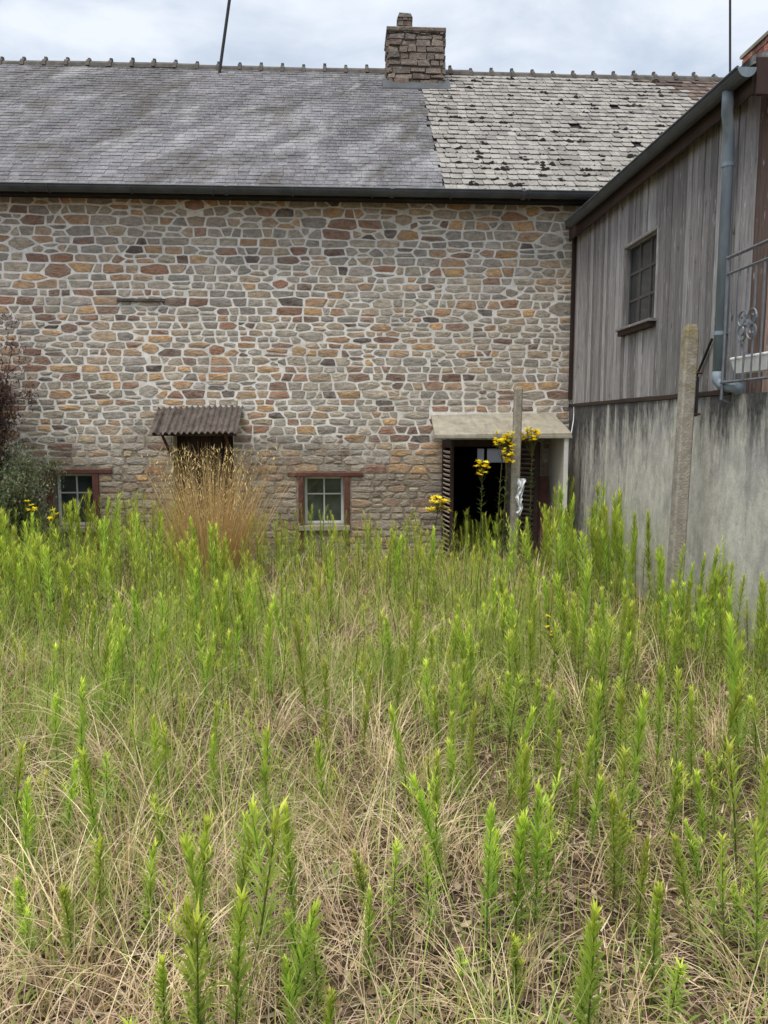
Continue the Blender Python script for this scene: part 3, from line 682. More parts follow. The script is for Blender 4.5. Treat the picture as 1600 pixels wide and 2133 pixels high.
# roof edge, gutter, downpipe
m_ = MB().hexa([(XW - .12, 5.78, 4.31), (8.6, 5.78, 6.6), (8.6, WY - .01, 6.6), (XW - .12, WY - .01, 4.31), (XW - .12, 5.78, 4.37), (8.6, 5.78, 6.66), (8.6, WY - .01, 6.66), (XW - .12, WY - .01, 4.37)])
m_.build('roof', 'slate_dark', annex)
box('fascia_board', 'brown_timber', annex, (XW - .10, 5.80, 4.12), (XW - .075, WY - .12, 4.305))
box('soffit_board', 'brown_timber', annex, (XW - .074, 5.80, 4.20), (XW + .1, WY - .12, 4.22), .003)
box('verge_board', 'paint_darkbrown', annex, (XW - .09, 5.76, 4.1), (XW + 2, 5.779, 4.36))
gx_, gz_ = XW - .175, 4.275
ag = half_gutter((gx_, 5.74, gz_), (gx_, WY - .42, gz_ + .01), .07, (-1, 0, 0)).build('gutter', 'zinc_dark', annex)
m_ = MB(); pr = [(gx_ - .07 * math.cos(a), gz_ - .07 * math.sin(a)) for a in np.linspace(0, math.pi, 10)]
m_.add([(p, 5.735, q) for p, q in pr] + [(p, 5.741, q) for p, q in pr], [tuple(range(10)), tuple(range(19, 9, -1))] + [(i, i + 1, 11 + i, 10 + i) for i in range(9)]).build('gutter_end', 'zinc_light', ag)
dpy, dpx = 6.17, XW - .07
dp = MB().tube([(gx_, dpy - .16, gz_ - .06), (gx_, dpy - .16, gz_ - .13), (gx_ + .02, dpy - .12, gz_ - .2), (dpx - .02, dpy - .03, gz_ - .3), (dpx, dpy, gz_ - .4), (dpx, dpy, 2.12)], .042, 12).build('downpipe', 'zinc_light', annex, smooth=True)
el = MB().tube([(dpx, dpy, 2.13), (dpx, dpy, 2.06), (dpx + .015, dpy - .04, 2.02), (dpx + .03, dpy - .14, 2.0), (dpx + .04, dpy - .28, 1.985)], .043, 12).build('pipe_elbow', 'zinc_light', dp, smooth=True)
for z_ in (3.72, 2.42):
    MB().tube([(dpx, dpy, z_), (dpx, dpy, z_ + .03)], .048, 12).build('pipe_collar', 'zinc_light', dp)
box('pipe_clip', 'iron', dp, (dpx + .04, dpy - .02, 2.425), (XW + .01, dpy + .02, 2.445), .003)
MB().tube([(XW - .01, 6.42, 2.42), (XW - .02, 6.78, 1.98)], .012, 6).build('brace', 'iron_dark', annex)
# red brick chimney on the annex roof
bc = box('brick_chimney', 'brick_mortar', annex, (4.72, 8.62, 4.6), (5.38, 9.18, 5.92), .004)
BP = [srgb(156, 96, 80), srgb(140, 84, 70), srgb(166, 108, 90), srgb(128, 80, 70)]
masonry(bc, 4.71, 5.39, 8.61, 9.19, 5.3, 5.92, .068, .21, BP, .01, 'brick', .012, 'stone', .002)
masonry(bc, 4.67, 5.43, 8.57, 9.23, 5.77, 5.915, .068, .21, BP, .01, 'brick', .012, 'stone', .002)
box('chimney_cap', 'cement_sheet', bc, (4.65, 8.55, 5.925), (5.45, 9.25, 5.965), .01)
MB().tube([(4.93, 8.9, 5.95), (4.93, 8.9, 6.03)], .09, 10).build('flue', 'brick', bc)
# thin wall cable by the porch corner
MB().tube([(2.93, 9.74, 1.6), (3.0, 9.9, 1.75), (XW - .01, 10.25, 1.85), (XW - .01, 10.27, 1.99)], .006, 5).build('cable', 'plastic_white', annex)

# ---------------------------------------------------------------- terrace railing
rail = thing('terrace_railing', 'grey iron railing with scrollwork along the terrace edge', 'railing', (XW + .06, 6.0, ZB))
rx = XW - .09; y0, y1 = 2.2, 6.07
for z_, r in ((3.0, .014), (2.875, .011), (2.035, .012)): MB().tube([(rx, y0, z_), (rx, y1, z_)], r, 6).build('rail', 'iron', rail)
for k, y in enumerate(np.arange(y0, y1 + .01, .118)): MB().tube([(rx, y, 2.035), (rx, y, 2.875)], .0075, 5).build('baluster', 'iron', rail)
for y in (y1 - .02, 4.7, 3.2): MB().tube([(XW + .01, y, 1.86), (rx, y, 1.9), (rx, y, 3.0)], .013, 6).build('post', 'iron', rail)
def spiral(cy, cz, r, sgn, up):
    pts = []
    for k in range(22):
        a = k / 21 * 3.6 * math.pi * .75; q = r * (1 - k / 21 * .75); pts.append((rx - .012, cy + sgn * (r - q * math.cos(a)) * 1.0, cz + up * (q * math.sin(a) + r * .6)))
    return pts
for cy in (5.69, 4.9, 4.1):
    for sgn in (1, -1):
        for up in (1, -1): MB().tube(spiral(cy, 2.44, .075, sgn, up), .008, 5).build('scroll', 'iron', rail)
    MB().tube([(rx - .012, cy - .02, 2.44), (rx - .012, cy + .02, 2.44)], .02, 6).build('rosette', 'iron', rail)
# white trough planter hung on the railing
tb = thing('planter_trough', 'long white plastic trough hung inside the terrace railing', 'planter', (rx + .09, 5.5, 2.1))
def trough(y0, y1, xm, z0, z1, wb, wt):
    return [(xm - wb, y0 + .03, z0), (xm + wb, y0 + .03, z0), (xm + wb, y1 - .03, z0), (xm - wb, y1 - .03, z0), (xm - wt, y0, z1), (xm + wt, y0, z1), (xm + wt, y1, z1), (xm - wt, y1, z1)]
MB().hexa(trough(4.7, 5.98, rx + .09, 2.10, 2.2, .045, .065)).build('trough', 'plastic_white', tb)
box('rim', 'plastic_white', tb, (rx + .018, 4.69, 2.2), (rx + .165, 5.99, 2.225), .008)
for y in (4.95, 5.7): MB().tube([(rx + .05, y, 2.22), (rx - .015, y, 2.24), (rx - .02, y, 2.03)], .006, 5).build('hook', 'iron', tb)
# ---------------------------------------------------------------- masts, posts
def mast(px0, py0, px1, py1, Y, label, r, base):
    a, b = at(1, Y, px0, py0), at(1, Y, px1, py1); b = a + (b - a) * 1.35
    t = thing('antenna_mast', label, 'mast', tuple(a))
    MB().tube([a - (b - a) * .02, b], r, 8).build('pole', 'iron_dark', t)
    if base:
        MB().tube([a + np.array([0, 0, -.07]), a + np.array([0, 0, .05])], [.1, .04], 10).build('base_collar', 'rust', t)
        m_ = MB(); m_.bbox(tuple(a + np.array([-.09, -.12, -.1])), tuple(a + np.array([.09, .06, -.02])), .01).build('foot_plate', 'rust', t)
    else:
        MB().tube([a, a - np.array([0, 0, .8])], r, 8).build('pole_foot', 'iron_dark', t)
mast(456, 160, 478, 0, 13.75, 'leaning iron mast fixed near the ridge of the dark slates', .026, True)
mast(1521, 150, 1521, 0, 10.2, 'thin upright mast rising behind the plank annex', .015, False)

bx, by = 2.77, 6.36
p = at(1, by, 1428, 690); bx = p[0]; h = at(1, by, 1440, 676)[2]
post = thing('concrete_post', 'tall lichened concrete post with hinge irons by the concrete wall', 'post', (bx, by, 0))
m_ = MB(); s = .056; lean = .02
lv = [(-.35, s * 1.05, 0), (h - .10, s, 0), (h - .05, s * .92, 0), (h - .0, s * .72, 0)]
V = []
for z_, k, _ in lv:
    ox = lean * (z_ - h) * -1.0; c_ = k * .22
    V += [(bx + .045 + ox * -1 + u * k + (0 if abs(u) == 1 else 0), by + v * k, z_) for u, v in ((-.75, -1), (.75, -1), (1, -.75), (1, .75), (.75, 1), (-.75, 1), (-1, .75), (-1, -.75))]
fs = [(r * 8 + i, r * 8 + (i + 1) % 8, r * 8 + 8 + (i + 1) % 8, r * 8 + 8 + i) for r in range(3) for i in range(8)] + [tuple(range(7, -1, -1)), tuple(range(24, 32))]
m_.add(V, fs).build('shaft', 'post_concrete', post)
px_ = bx + .04 + lean * (2.1 - h)
MB().tube([(px_ + .05, by - .02, 2.13), (px_ + .115, by - .02, 2.13), (px_ + .115, by - .02, 2.17)], .012, 6).build('hinge_hook', 'rust', post)
box('hinge_strap', 'iron_dark', post, (px_ + .066, by - .03, 1.77), (px_ + .092, by + .02, 2.1), .004)
MB().tube([(px_ + .06, by - .02, 1.79), (px_ + .115, by - .02, 1.79)], .012, 6).build('hinge_pin', 'rust', post)

p = at(1, 8.9, 1080, 805)
post2 = thing('concrete_post', 'slim grey post standing before the porch canopy', 'post', (p[0], 8.9, 0))
m_ = MB(); s = .046
V = []
for z_, k in ((-.4, 1.02), (p[2] - .03, 1.), (p[2], .6)):
    V += [(p[0] + .012 * (z_ - p[2]) + u * s * k, 8.9 + v * s * k, z_) for u, v in ((-.7, -1), (.7, -1), (1, -.7), (1, .7), (.7, 1), (-.7, 1), (-1, .7), (-1, -.7))]
m_.add(V, [(r * 8 + i, r * 8 + (i + 1) % 8, r * 8 + 8 + (i + 1) % 8, r * 8 + 8 + i) for r in range(2) for i in range(8)] + [tuple(range(7, -1, -1)), tuple(range(16, 24))]).build('shaft', 'post_concrete', post2)
MB().tube([(p[0] - .055, 8.9, p[2] - .25), (p[0] + .055, 8.9, p[2] - .25)], .006, 5).build('tie_wire', 'rust', post2)
# torn white plastic hanging beside the slim post, and a leaning board at the porch
q = at(1, 8.82, 1085, 1000); m_ = MB(); V = []; nI, nJ = 6, 12
for j in range(nJ):
    t_ = j / (nJ - 1)
    for i in range(nI):
        u = i / (nI - 1) - .5; wd = .085 * (1 - .55 * t_) + .018 * math.sin(j * 2.3)
        V.append((q[0] + u * wd + .012 * math.sin(j * .9) - .02 * t_, 8.80 + .03 * math.sin(i * 2.1 + j * 1.3), q[2] + .02 - t_ * .42 + .04 * u * math.sin(j)))
m_.add(V, [(j * nI + i, j * nI + i + 1, j * nI + nI + i + 1, j * nI + nI + i) for j in range(nJ - 1) for i in range(nI - 1)])
ps = m_.build('plastic_sheet', 'plastic_sheet', None, smooth=False); md = ps.modifiers.new('thickness', 'SOLIDIFY'); md.thickness = .004
tag(ps, 'torn white plastic strip hanging at the foot of the slim post', 'plastic sheet')
lb = MB().hexa([(2.62, 9.95, -.3), (2.74, 9.95, -.3), (2.74, 9.98, -.3), (2.62, 9.98, -.3), (2.70, 10.40, 1.0), (2.82, 10.40, 1.0), (2.82, 10.43, 1.0), (2.70, 10.43, 1.0)]).build('board', 'paint_redbrown')
tag(lb, 'red-brown board leaning inside the porch', 'board')

# ---------------------------------------------------------------- vegetation
def blades(base, L, az, th0, th1, width, cols, k=5, prof=None, twist=None, tipcol=None):
    """ribbons that bend from th0 (from vertical) to th1; returns V, Q, C"""
    n = len(L); t = np.linspace(0, 1, k + 1); P = np.zeros((n, k + 1, 3)); P[:, 0] = base
    d = np.stack([np.cos(az), np.sin(az), np.zeros(n)], -1)
    for i in range(k):
        th = th0 + (th1 - th0) * ((i + .5) / k)
        P[:, i + 1] = P[:, i] + (d * np.sin(th)[:, None] + np.array([0, 0, 1.]) * np.cos(th)[:, None]) * (L / k)[:, None]
    a2 = az + math.pi / 2 + (0 if twist is None else twist)
    side = np.stack([np.cos(a2), np.sin(a2), np.zeros(n)], -1)
    pr = (1 - t * .85) if prof is None else prof(t)
    w_ = width[:, None] * pr[None] * .5
    V = np.stack([P - side[:, None] * w_[..., None], P + side[:, None] * w_[..., None]], 2).reshape(-1, 3)
    b0 = (np.arange(n) * (k + 1) * 2)[:, None] + (np.arange(k) * 2)[None]
    Q = np.stack([b0, b0 + 1, b0 + 3, b0 + 2], -1).reshape(-1, 4)
    C = np.repeat(cols[:, None], (k + 1) * 2, 1)
    if tipcol is not None:
        tt = np.repeat(t, 2)[None, :, None]; C = C * (1 - tt) + tipcol[:, None] * tt
    return V, Q, C.reshape(-1, 3)
def merge(parts):
    V, Q, C = [], [], []; o = 0
    for v, q, c in parts: V.append(v); Q.append(q + o); C.append(c); o += len(v)
    return np.concatenate(V), np.concatenate(Q), np.concatenate(C)
U = RNG.uniform
def pick(pal, n, var=.15):
    p = np.array(pal)[RNG.integers(0, len(pal), n)]; return p * U(1 - var, 1 + var, (n, 1))
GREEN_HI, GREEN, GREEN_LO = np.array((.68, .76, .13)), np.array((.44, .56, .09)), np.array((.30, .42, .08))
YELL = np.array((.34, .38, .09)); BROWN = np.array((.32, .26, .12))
lance = lambda t: np.interp(t, [0, .35, .7, 1], [.35, 1, .75, .05])
def fleabane(h, nl, k=2, wide=1.0, kind=0):
    """upright weed: bare yellowing foot, dense narrow leaves up the stem, pale tuft on top"""
    if kind == 1: nl = int(nl * .6)
    s = np.sort(U(.10, 1, nl) ** .8); bend = U(-.09, .09, 2)
    bx = bend[0] * s ** 2 * h; by = bend[1] * s ** 2 * h
    base = np.stack([bx, by, s * h], -1)
    az = np.arange(nl) * 2.39996 + U(-.4, .4, nl)
    L = (np.interp(s, [.1, .35, .75, 1], [.05, .088, .078, .05]) * U(.75, 1.2, nl)) * (h / .6) ** .35
    th0 = np.interp(s, [.1, .4, .85, 1], [1.0, .6, .42, .2]) + U(-.15, .15, nl)
    th1 = th0 + np.interp(s, [.1, .4, .9, 1], [.9, .42, .3, .4]) + U(-.15, .2, nl)
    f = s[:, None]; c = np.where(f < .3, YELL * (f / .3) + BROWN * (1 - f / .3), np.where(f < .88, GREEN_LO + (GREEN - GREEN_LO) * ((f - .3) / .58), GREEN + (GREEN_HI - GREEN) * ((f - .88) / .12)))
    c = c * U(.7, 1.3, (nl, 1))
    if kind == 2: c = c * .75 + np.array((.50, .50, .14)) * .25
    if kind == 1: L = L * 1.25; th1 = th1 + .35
    br = []
    if kind == 3:                      # side shoots near the top
        for q in range(5):
            zq = U(.55, .85) * h; aq = U(0, 6.283); Lq = U(.10, .2); m2 = 16; sq = np.linspace(.15, 1, m2); th = .5
            bb = np.stack([np.cos(aq) * np.sin(th) * sq * Lq, np.sin(aq) * np.sin(th) * sq * Lq, zq + np.cos(th) * sq * Lq], -1)
            br.append(blades(bb, U(.03, .055, m2), np.arange(m2) * 2.4, U(.3, .7, m2), U(.7, 1.2, m2), np.full(m2, .0085 * wide), pick([GREEN, GREEN_HI], m2), k, lance))
    V = blades(base, L, az, th0, th1, np.full(nl, 0.0105 * wide) * U(.8, 1.25, nl), c, k, lance)
    V = merge([V] + br) if br else V
    m_ = MB(); pts = [(bend[0] * q * q * h, bend[1] * q * q * h, q * h - (.03 if q == 0 else 0)) for q in (0, .25, .5, .75, 1)]
    m_.col = (.16, .24, .06); m_.tube(pts, [.0042, .004, .0036, .003, .0018], 5, False)
    return V, m_
WEEDS = []     # (foliage mesh, stem mesh, height)
hold = []
for k in range(16):
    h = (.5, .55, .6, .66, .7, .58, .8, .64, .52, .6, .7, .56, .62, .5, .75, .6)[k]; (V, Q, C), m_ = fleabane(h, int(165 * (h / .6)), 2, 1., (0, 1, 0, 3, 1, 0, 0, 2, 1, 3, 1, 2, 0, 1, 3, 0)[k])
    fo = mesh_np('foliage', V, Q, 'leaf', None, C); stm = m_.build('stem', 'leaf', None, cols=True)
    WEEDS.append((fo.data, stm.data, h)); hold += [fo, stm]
for o in hold: bpy.data.objects.remove(o)
plants = []                                    # x, y, height
hand = [(500, 1690, .64), (445, 1760, .52), (400, 1880, .52), (470, 1700, .5), (555, 1525, .55), (210, 1545, .58), (622, 1690, .5), (585, 1850, .45), (350, 1990, .34), (815, 1765, .36), (895, 1775, .38),
        (1020, 1705, .5), (1078, 1705, .5), (1118, 1640, .6), (1095, 1720, .48), (1180, 1525, .32), (1225, 1875, .52), (1205, 1920, .42), (1322, 1450, .68), (1300, 1560, .55), (1285, 1640, .5), (1250, 1420, .6), (1375, 1390, .62), (1415, 1405, .65), (1455, 1435, .6),
        (1500, 1405, .62), (1550, 1545, .58), (1592, 1730, .55), (1370, 1835, .42), (1400, 1960, .3), (1470, 1712, .3), (690, 2085, .28), (940, 1605, .5), (915, 1570, .5), (982, 1485, .52), (1045, 1480, .55), (270, 2115, .28), (1080, 1565, .5), (1565, 1300, .85), (1545, 1345, .7),
        (20, 1650, .5), (5, 1560, .5), (640, 1290, .7), (555, 1270, .7), (300, 1300, .62), (990, 1290, .66), (1280, 1260, .8), (1255, 1290, .7), (1600, 1600, .6), (620, 2030, .3), (330, 1500, .5), (150, 1420, .6), (755, 1400, .5), (430, 1900, .5), (300, 1770, .4), (560, 1700, .55), (480, 1830, .55), (860, 1480, .5)]
for px, py, h in hand: x, y = from_top(px, py, h); plants.append((x, y, h))
rr2 = random.Random(21)
def dens(px, py, x, y):
    """weeds per square metre, by what stands there"""
    if y > 8.8 and 1.2 < x < 2.9: return 10
    if y > 6.2:
        if x < -1.9: return 68
        if x < -.9: return 54
        if x < 1.0: return 36
        if x < 2.2: return 26
        return 46
    if y > 4.4:
        if x < -1.2: return 34
        if x < .1: return 44
        if x < 1.5: return 42
        return 66
    if y > 3.2: return 18 if x < .4 else 32
    return 11 if x < .3 else 15
for k in range(9000):
    y = 2.0 + 8.2 * rr2.random(); x = rr2.uniform(-6, XW - .08)
    px, py = project((x, y, 0))
    if not (-260 < px < 1800) or y > 10.25: continue
    clump = -.05 + 2.0 * (.5 + .5 * math.sin(2.9 * x + 1.7 * math.sin(1.9 * y)) * math.sin(2.3 * y + 1.1))
    area = 9.1 * 8.2 / 9000
    if rr2.random() > dens(px, py, x, y) * clump * area * 1.0: continue
    if (abs(x - bx) < .12 and abs(y - by) < .12) or any((x - p[0]) ** 2 + (y - p[1]) ** 2 < (.055 if y > 4.5 else .09) ** 2 for p in plants): continue
    if y > 7.9 and abs(x + 1.5) < .42 and rr2.random() < .8: continue
    h = np.interp(y, [2, 4, 6, 8, 10], [.38, .44, .56, .76, .84]) * rr2.uniform(.5, 1.2)
    if x > 1.7 and y > 4.2: h *= 1.25
    if -.9 < x < 2.4 and y > 7.2: h *= .8
    plants.append((x, y, h))
plants = [p for p in plants]
plants.sort(key=lambda p: -p[2] / p[1])
def zone(x, y):
    if x > 1.9 and y > 4.3:
        if y > 7.4: return ('tall feathery green weed between the slim post and the concrete wall', 'green weeds between slim post and concrete wall')
        if y > 5.6: return ('tall feathery green weed growing around the tall concrete post', 'green weeds around the tall concrete post')
        return ('feathery green weed by the concrete wall below the railing', 'green weeds below the railing')
    if y > 6 and x < -2.6: return ('tall feathery green weed in the dense stand before the bush', 'green weeds before the bush')
    if y > 6 and x < -.9: return ('tall feathery green weed in the stand before the corrugated awning', 'green weeds before the corrugated awning')
    if y > 6 and x < .7: return ('feathery green weed before the central window', 'green weeds before the central window')
    if y > 6: return ('feathery green weed before the porch doorway', 'green weeds before the porch doorway')
    if y > 4: return ('feathery green weed among yellowing grass in the middle of the yard', 'green weeds in the yellowing grass')
    if x < .35: return ('upright feathery green weed rising among dry straw tufts', 'green weeds among the dry straw')
    return ('upright feathery green weed on bare littered earth', 'green weeds on the bare littered earth')
inframe = []; rest = []
for p in plants:
    px, py = project((p[0], p[1], p[2])); (inframe if -40 < px < 1640 and len(inframe) < 300 else rest).append(p)
for (x, y, h) in inframe:
    f_, s_, h0 = WEEDS[rr2.randrange(len(WEEDS))]; lab, grp = zone(x, y)
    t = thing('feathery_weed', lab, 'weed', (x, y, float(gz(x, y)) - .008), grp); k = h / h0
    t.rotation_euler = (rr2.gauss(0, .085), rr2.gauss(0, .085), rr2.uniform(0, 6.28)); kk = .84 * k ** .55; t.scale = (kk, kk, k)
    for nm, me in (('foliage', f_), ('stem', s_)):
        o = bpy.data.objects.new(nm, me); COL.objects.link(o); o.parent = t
# the remaining, farther weeds as one mass
TPL = []
for k in range(10):
    h = .8; V, m_ = fleabane(h, 115, 1, 1.35, k % 4)
    sv = np.array(m_.v); sq = np.array(m_.f); TPL.append(merge([V, (sv, sq, np.tile((.12, .16, .05), (len(sv), 1)))]))
def scatter(pl, tpl, h0, vary=True):
    parts = []
    for (x, y, h) in pl:
        V, Q, C = tpl[rr2.randrange(len(tpl))]; a = rr2.uniform(0, 6.28); k = h / h0; c, s = math.cos(a), math.sin(a); kk = .88 * k ** .4
        X = (V[:, 0] * c - V[:, 1] * s) * kk + x + V[:, 2] * rr2.uniform(-.1, .1); Y = (V[:, 0] * s + V[:, 1] * c) * kk + y + V[:, 2] * rr2.uniform(-.08, .08)
        v = rr2.uniform(.8, 1.22); tint = np.array((v * rr2.uniform(.9, 1.15), v, v * rr2.uniform(.8, 1.1)))
        parts.append((np.stack([X, Y, V[:, 2] * k + float(gz(x, y)) - .01], -1), Q, C * tint))
    return merge(parts)
V, Q, C = scatter(rest, TPL, .8)
tag(mesh_np('feathery_weeds', V, Q, 'leaf', None, C), 'mass of farther feathery green weeds filling the yard', 'weeds', kind='stuff')

STRAW = [(.80, .63, .40), (.66, .48, .31), (.90, .76, .52), (.48, .34, .23), (.74, .62, .35), (.58, .46, .30)]
def tuft(n, L, spread, lo=.15, hi=1.9, wd=.0034, pal=STRAW, lean=None):
    a0 = U(0, 6.283, n); r = spread * np.sqrt(U(0, 1, n)); base = np.stack([r * np.cos(a0), r * np.sin(a0), np.full(n, -.01)], -1)
    az = a0 + U(-.7, .7, n)
    if lean is not None: az = np.where(U(0, 1, n) < .6, lean + U(-.6, .6, n), az)
    l = L * U(.45, 1.1, n); th0 = U(.03, .45, n); th1 = th0 + U(lo, hi, n)
    return blades(base, l, az, th0, th1, wd * U(.6, 1.3, n), pick(pal, n), 7, twist=U(-.9, .9, n))
TUF = []
for k in range(6):
    V, Q, C = tuft(40 + 7 * k, .64, .10, .7, 3.0, .0052, lean=U(0, 6.28)); o = mesh_np('straw_tuft', V, Q, 'straw', None, C); TUF.append(o.data); bpy.data.objects.remove(o)
tspots = [(200, 1660, 1.0), (420, 1560, .9), (690, 1900, .7), (880, 1560, .8), (700, 1660, .8), (200, 1300, .9), (1330, 1720, .65), (250, 1560, 1.25), (330, 1640, 1.15), (110, 1900, 1.1), (170, 2010, 1.15), (20, 1800, 1.05), (330, 2060, .95), (420, 1830, .9), (560, 1960, .8), (240, 1760, 1.05), (740, 1760, .8), (800, 1520, .85), (560, 1480, .95), (880, 1740, .9),
          (1000, 1760, .7), (1240, 1560, .8), (1380, 1560, .75), (1080, 2000, .65), (1480, 1800, .6), (1560, 2020, .7), (130, 1440, .95), (700, 1340, .9), (960, 1380, .95), (1140, 1300, 1.0), (430, 1380, .9), (60, 1330, .95), (1090, 1190, 1.2), (1040, 1180, 1.15), (1130, 1230, 1.1), (860, 1290, .9), (300, 1450, .95), (1500, 1500, .8), (660, 1560, .9), (480, 2090, .7), (1000, 2080, .7), (1300, 2090, .7), (1200, 1420, .9), (740, 1250, .9)]
for px, py, s in tspots:
    q = at(2, -.03, px, py + 60); x, y = q[0], q[1]
    if y > 10.2: continue
    lab = ('thick pale straw tuft in the matted straw patch beside the tall weeds', 'straw tufts of the matted straw patch') if px < 450 and py > 1480 else ('dry straw tuft arching over on the bare littered earth', 'straw tufts on the bare littered earth') if px > 900 and py > 1500 else (('dry straw tuft arching at the foot of the slim post', 'straw tufts by the slim post') if py < 1240 and px > 1000 else ('dry straw tuft arching among the green weeds', 'straw tufts among the green weeds'))
    o = bpy.data.objects.new('straw_tuft', TUF[rr2.randrange(6)]); COL.objects.link(o); o.location = (x, y, float(gz(x, y)) - .005); o.scale = (s, s, s * rr2.uniform(.9, 1.1)); o.rotation_euler = (0, 0, rr2.uniform(0, 6.28))
    tag(o, lab[0], 'grass tuft', lab[1])

def field(n, ylo=1.6, yhi=10.4, pw=1.35):
    y = ylo + (yhi - ylo) * U(0, 1, n) ** pw; hw = .58 * y + .5; x = U(-1, 1, n) * hw + .054 * y; x = np.where(x > XW - .04, U(-1, 1, n) * 2, x)
    return x, y
def nz(x, y, s=1., o=0.): return .5 + .25 * (np.sin(2.3 * s * x + 1.3 * np.sin(1.7 * s * y + o) + o) + np.sin(2.9 * s * y - 1.1 * s * x + 2 * o))
# long dead straw, arching, everywhere
x, y = field(17000); keep = U(0, 1, len(x)) < np.where((x > .5) & (y < 4.6), .45, .9) * np.clip(nz(x, y, 1.3, 2) * 1.5, .12, 1); x, y = x[keep], y[keep]; n = len(x)
b = np.stack([x, y, gz(x, y) - .005], -1); th0 = U(.02, .7, n)
V, Q, C = blades(b, U(.18, .58, n), U(0, 6.283, n), th0, th0 + U(.2, 2.5, n), U(.0022, .0054, n) * np.clip(y / 4, 1, 1.8), pick(STRAW, n, .2), 6, twist=U(-.9, .9, n))
tag(mesh_np('dry_grass', V, Q, 'straw', None, C), 'dead straw-coloured grass arching all over the yard', 'grass', kind='stuff')
# green grass, thickest across the middle
x, y = field(56000); mid = np.exp(-((y - 5.8) / 2.2) ** 2); keep = U(0, 1, len(x)) < np.clip((.2 + 1.6 * mid) * nz(x, y, 1.1, 5) * np.where((x > .5) & (y < 4.2), .4, 1.) * np.where(x > -.0, .9, 1), 0, 1); x, y = x[keep], y[keep]; n = len(x)
b = np.stack([x, y, gz(x, y) - .005], -1); th0 = U(.0, .45, n)
GG = [(.36, .52, .09), (.45, .60, .11), (.27, .42, .07), (.58, .60, .18), (.33, .50, .09)]
V, Q, C = blades(b, U(.12, .42, n), U(0, 6.283, n), th0, th0 + U(.1, 1.2, n), U(.0028, .006, n) * np.clip(y / 4.5, 1, 1.8), pick(GG, n, .2), 4, twist=U(-.9, .9, n))
tag(mesh_np('green_grass', V, Q, 'leaf', None, C), 'fresh yellow-green grass between the weeds', 'grass', kind='stuff')
# low rosettes and short herbs
x, y = field(6500); keep = U(0, 1, len(x)) < np.clip(nz(x, y, 1.7, 9) * 1.1, 0, 1) * np.where(y < 4, .4, 1); x, y = x[keep], y[keep]
n = len(x); rep = 7; x = np.repeat(x, rep) + U(-.03, .03, n * rep); y = np.repeat(y, rep) + U(-.03, .03, n * rep); n = len(x)
b = np.stack([x, y, gz(x, y) + U(0, .10, n)], -1); th0 = U(.3, 1.2, n)
V, Q, C = blades(b, U(.03, .075, n), U(0, 6.283, n), th0, th0 + U(.2, .7, n), U(.006, .012, n), pick([(.26, .37, .08), (.34, .43, .11), (.45, .46, .16), (.22, .32, .07)], n, .2), 2, lance)
tag(mesh_np('low_herbs', V, Q, 'leaf', None, C), 'small green herbs close to the earth', 'herbs', kind='stuff')
# litter lying on the earth
x, y = field(17000, pw=1.6); n = len(x); b = np.stack([x, y, gz(x, y) + U(.0, .03, n)], -1); th0 = U(1.35, 1.65, n)
LIT = [(.62, .47, .34), (.50, .36, .27), (.72, .59, .44), (.30, .22, .17), (.55, .41, .32), (.21, .155, .115)]
V, Q, C = blades(b, U(.03, .2, n), U(0, 6.283, n), th0, th0 + U(-.25, .35, n), U(.0025, .008, n) * np.clip(y / 4, 1, 1.6), pick(LIT, n, .25), 2, twist=U(-.5, .5, n))
tag(mesh_np('straw_litter', V, Q, 'straw', None, C), 'dead stalks and straw lying on the earth', 'litter', kind='stuff')
x, y = field(5000, pw=1.7); n = len(x); b = np.stack([x, y, gz(x, y) + U(.005, .03, n)], -1); th0 = U(1.0, 1.8, n)
V, Q, C = blades(b, U(.02, .055, n), U(0, 6.283, n), th0, th0 + U(-.5, .8, n), U(.012, .028, n), pick([(.30, .19, .11), (.24, .15, .10), (.38, .27, .17), (.42, .33, .22)], n, .25), 3, lambda t: np.interp(t, [0, .3, .7, 1], [.2, .9, .9, .1]))
tag(mesh_np('dead_leaves', V, Q, 'straw', None, C), 'curled brown dead leaves on the earth', 'litter', kind='stuff')

# tall golden dry clump beneath the awning
def clump(n, L, spread, pal, az_spread=.75):
    a0 = U(0, 6.283, n); r = spread * np.sqrt(U(0, 1, n)); base = np.stack([r * np.cos(a0), r * np.sin(a0), np.full(n, -.02)], -1)
    th0 = U(.0, .42, n) * (r / spread + .4); return blades(base, L * U(.5, 1.05, n), a0 + U(-.5, .5, n), th0, th0 + U(-.05, .45, n), U(.004, .0075, n), pick(pal, n, .2), 5, twist=U(-1.2, 1.2, n)), th0
gx0, gy0 = -1.52, 9.0
gc = thing('golden_grass_clump', 'tall golden dry grass clump under the corrugated awning', 'grass clump', (gx0, gy0, float(gz(gx0, gy0))))
def loc(o): o.location = (0, 0, 0); return o
GOLD = [(.78, .58, .26), (.70, .50, .22), (.84, .66, .34), (.58, .40, .20), (.66, .42, .22), (.80, .64, .24)]
(V, Q, C), _ = clump(1500, 1.6, .36, GOLD); loc(mesh_np('stems', V, Q, 'straw', gc, C))
n = 1900; a0 = U(0, 6.283, n); hh = U(.4, 1.55, n); rad = U(0, 1, n) ** .6 * (.2 + .4 * hh)
V, Q, C = blades(np.stack([rad * np.cos(a0), rad * np.sin(a0) * .7, hh], -1), U(.03, .09, n), U(0, 6.283, n), U(0, 1, n), U(.5, 1.8, n), U(.004, .009, n), pick(GOLD + [(.5, .4, .22)], n, .2), 2)
loc(mesh_np('seed_heads', V, Q, 'straw', gc, C))
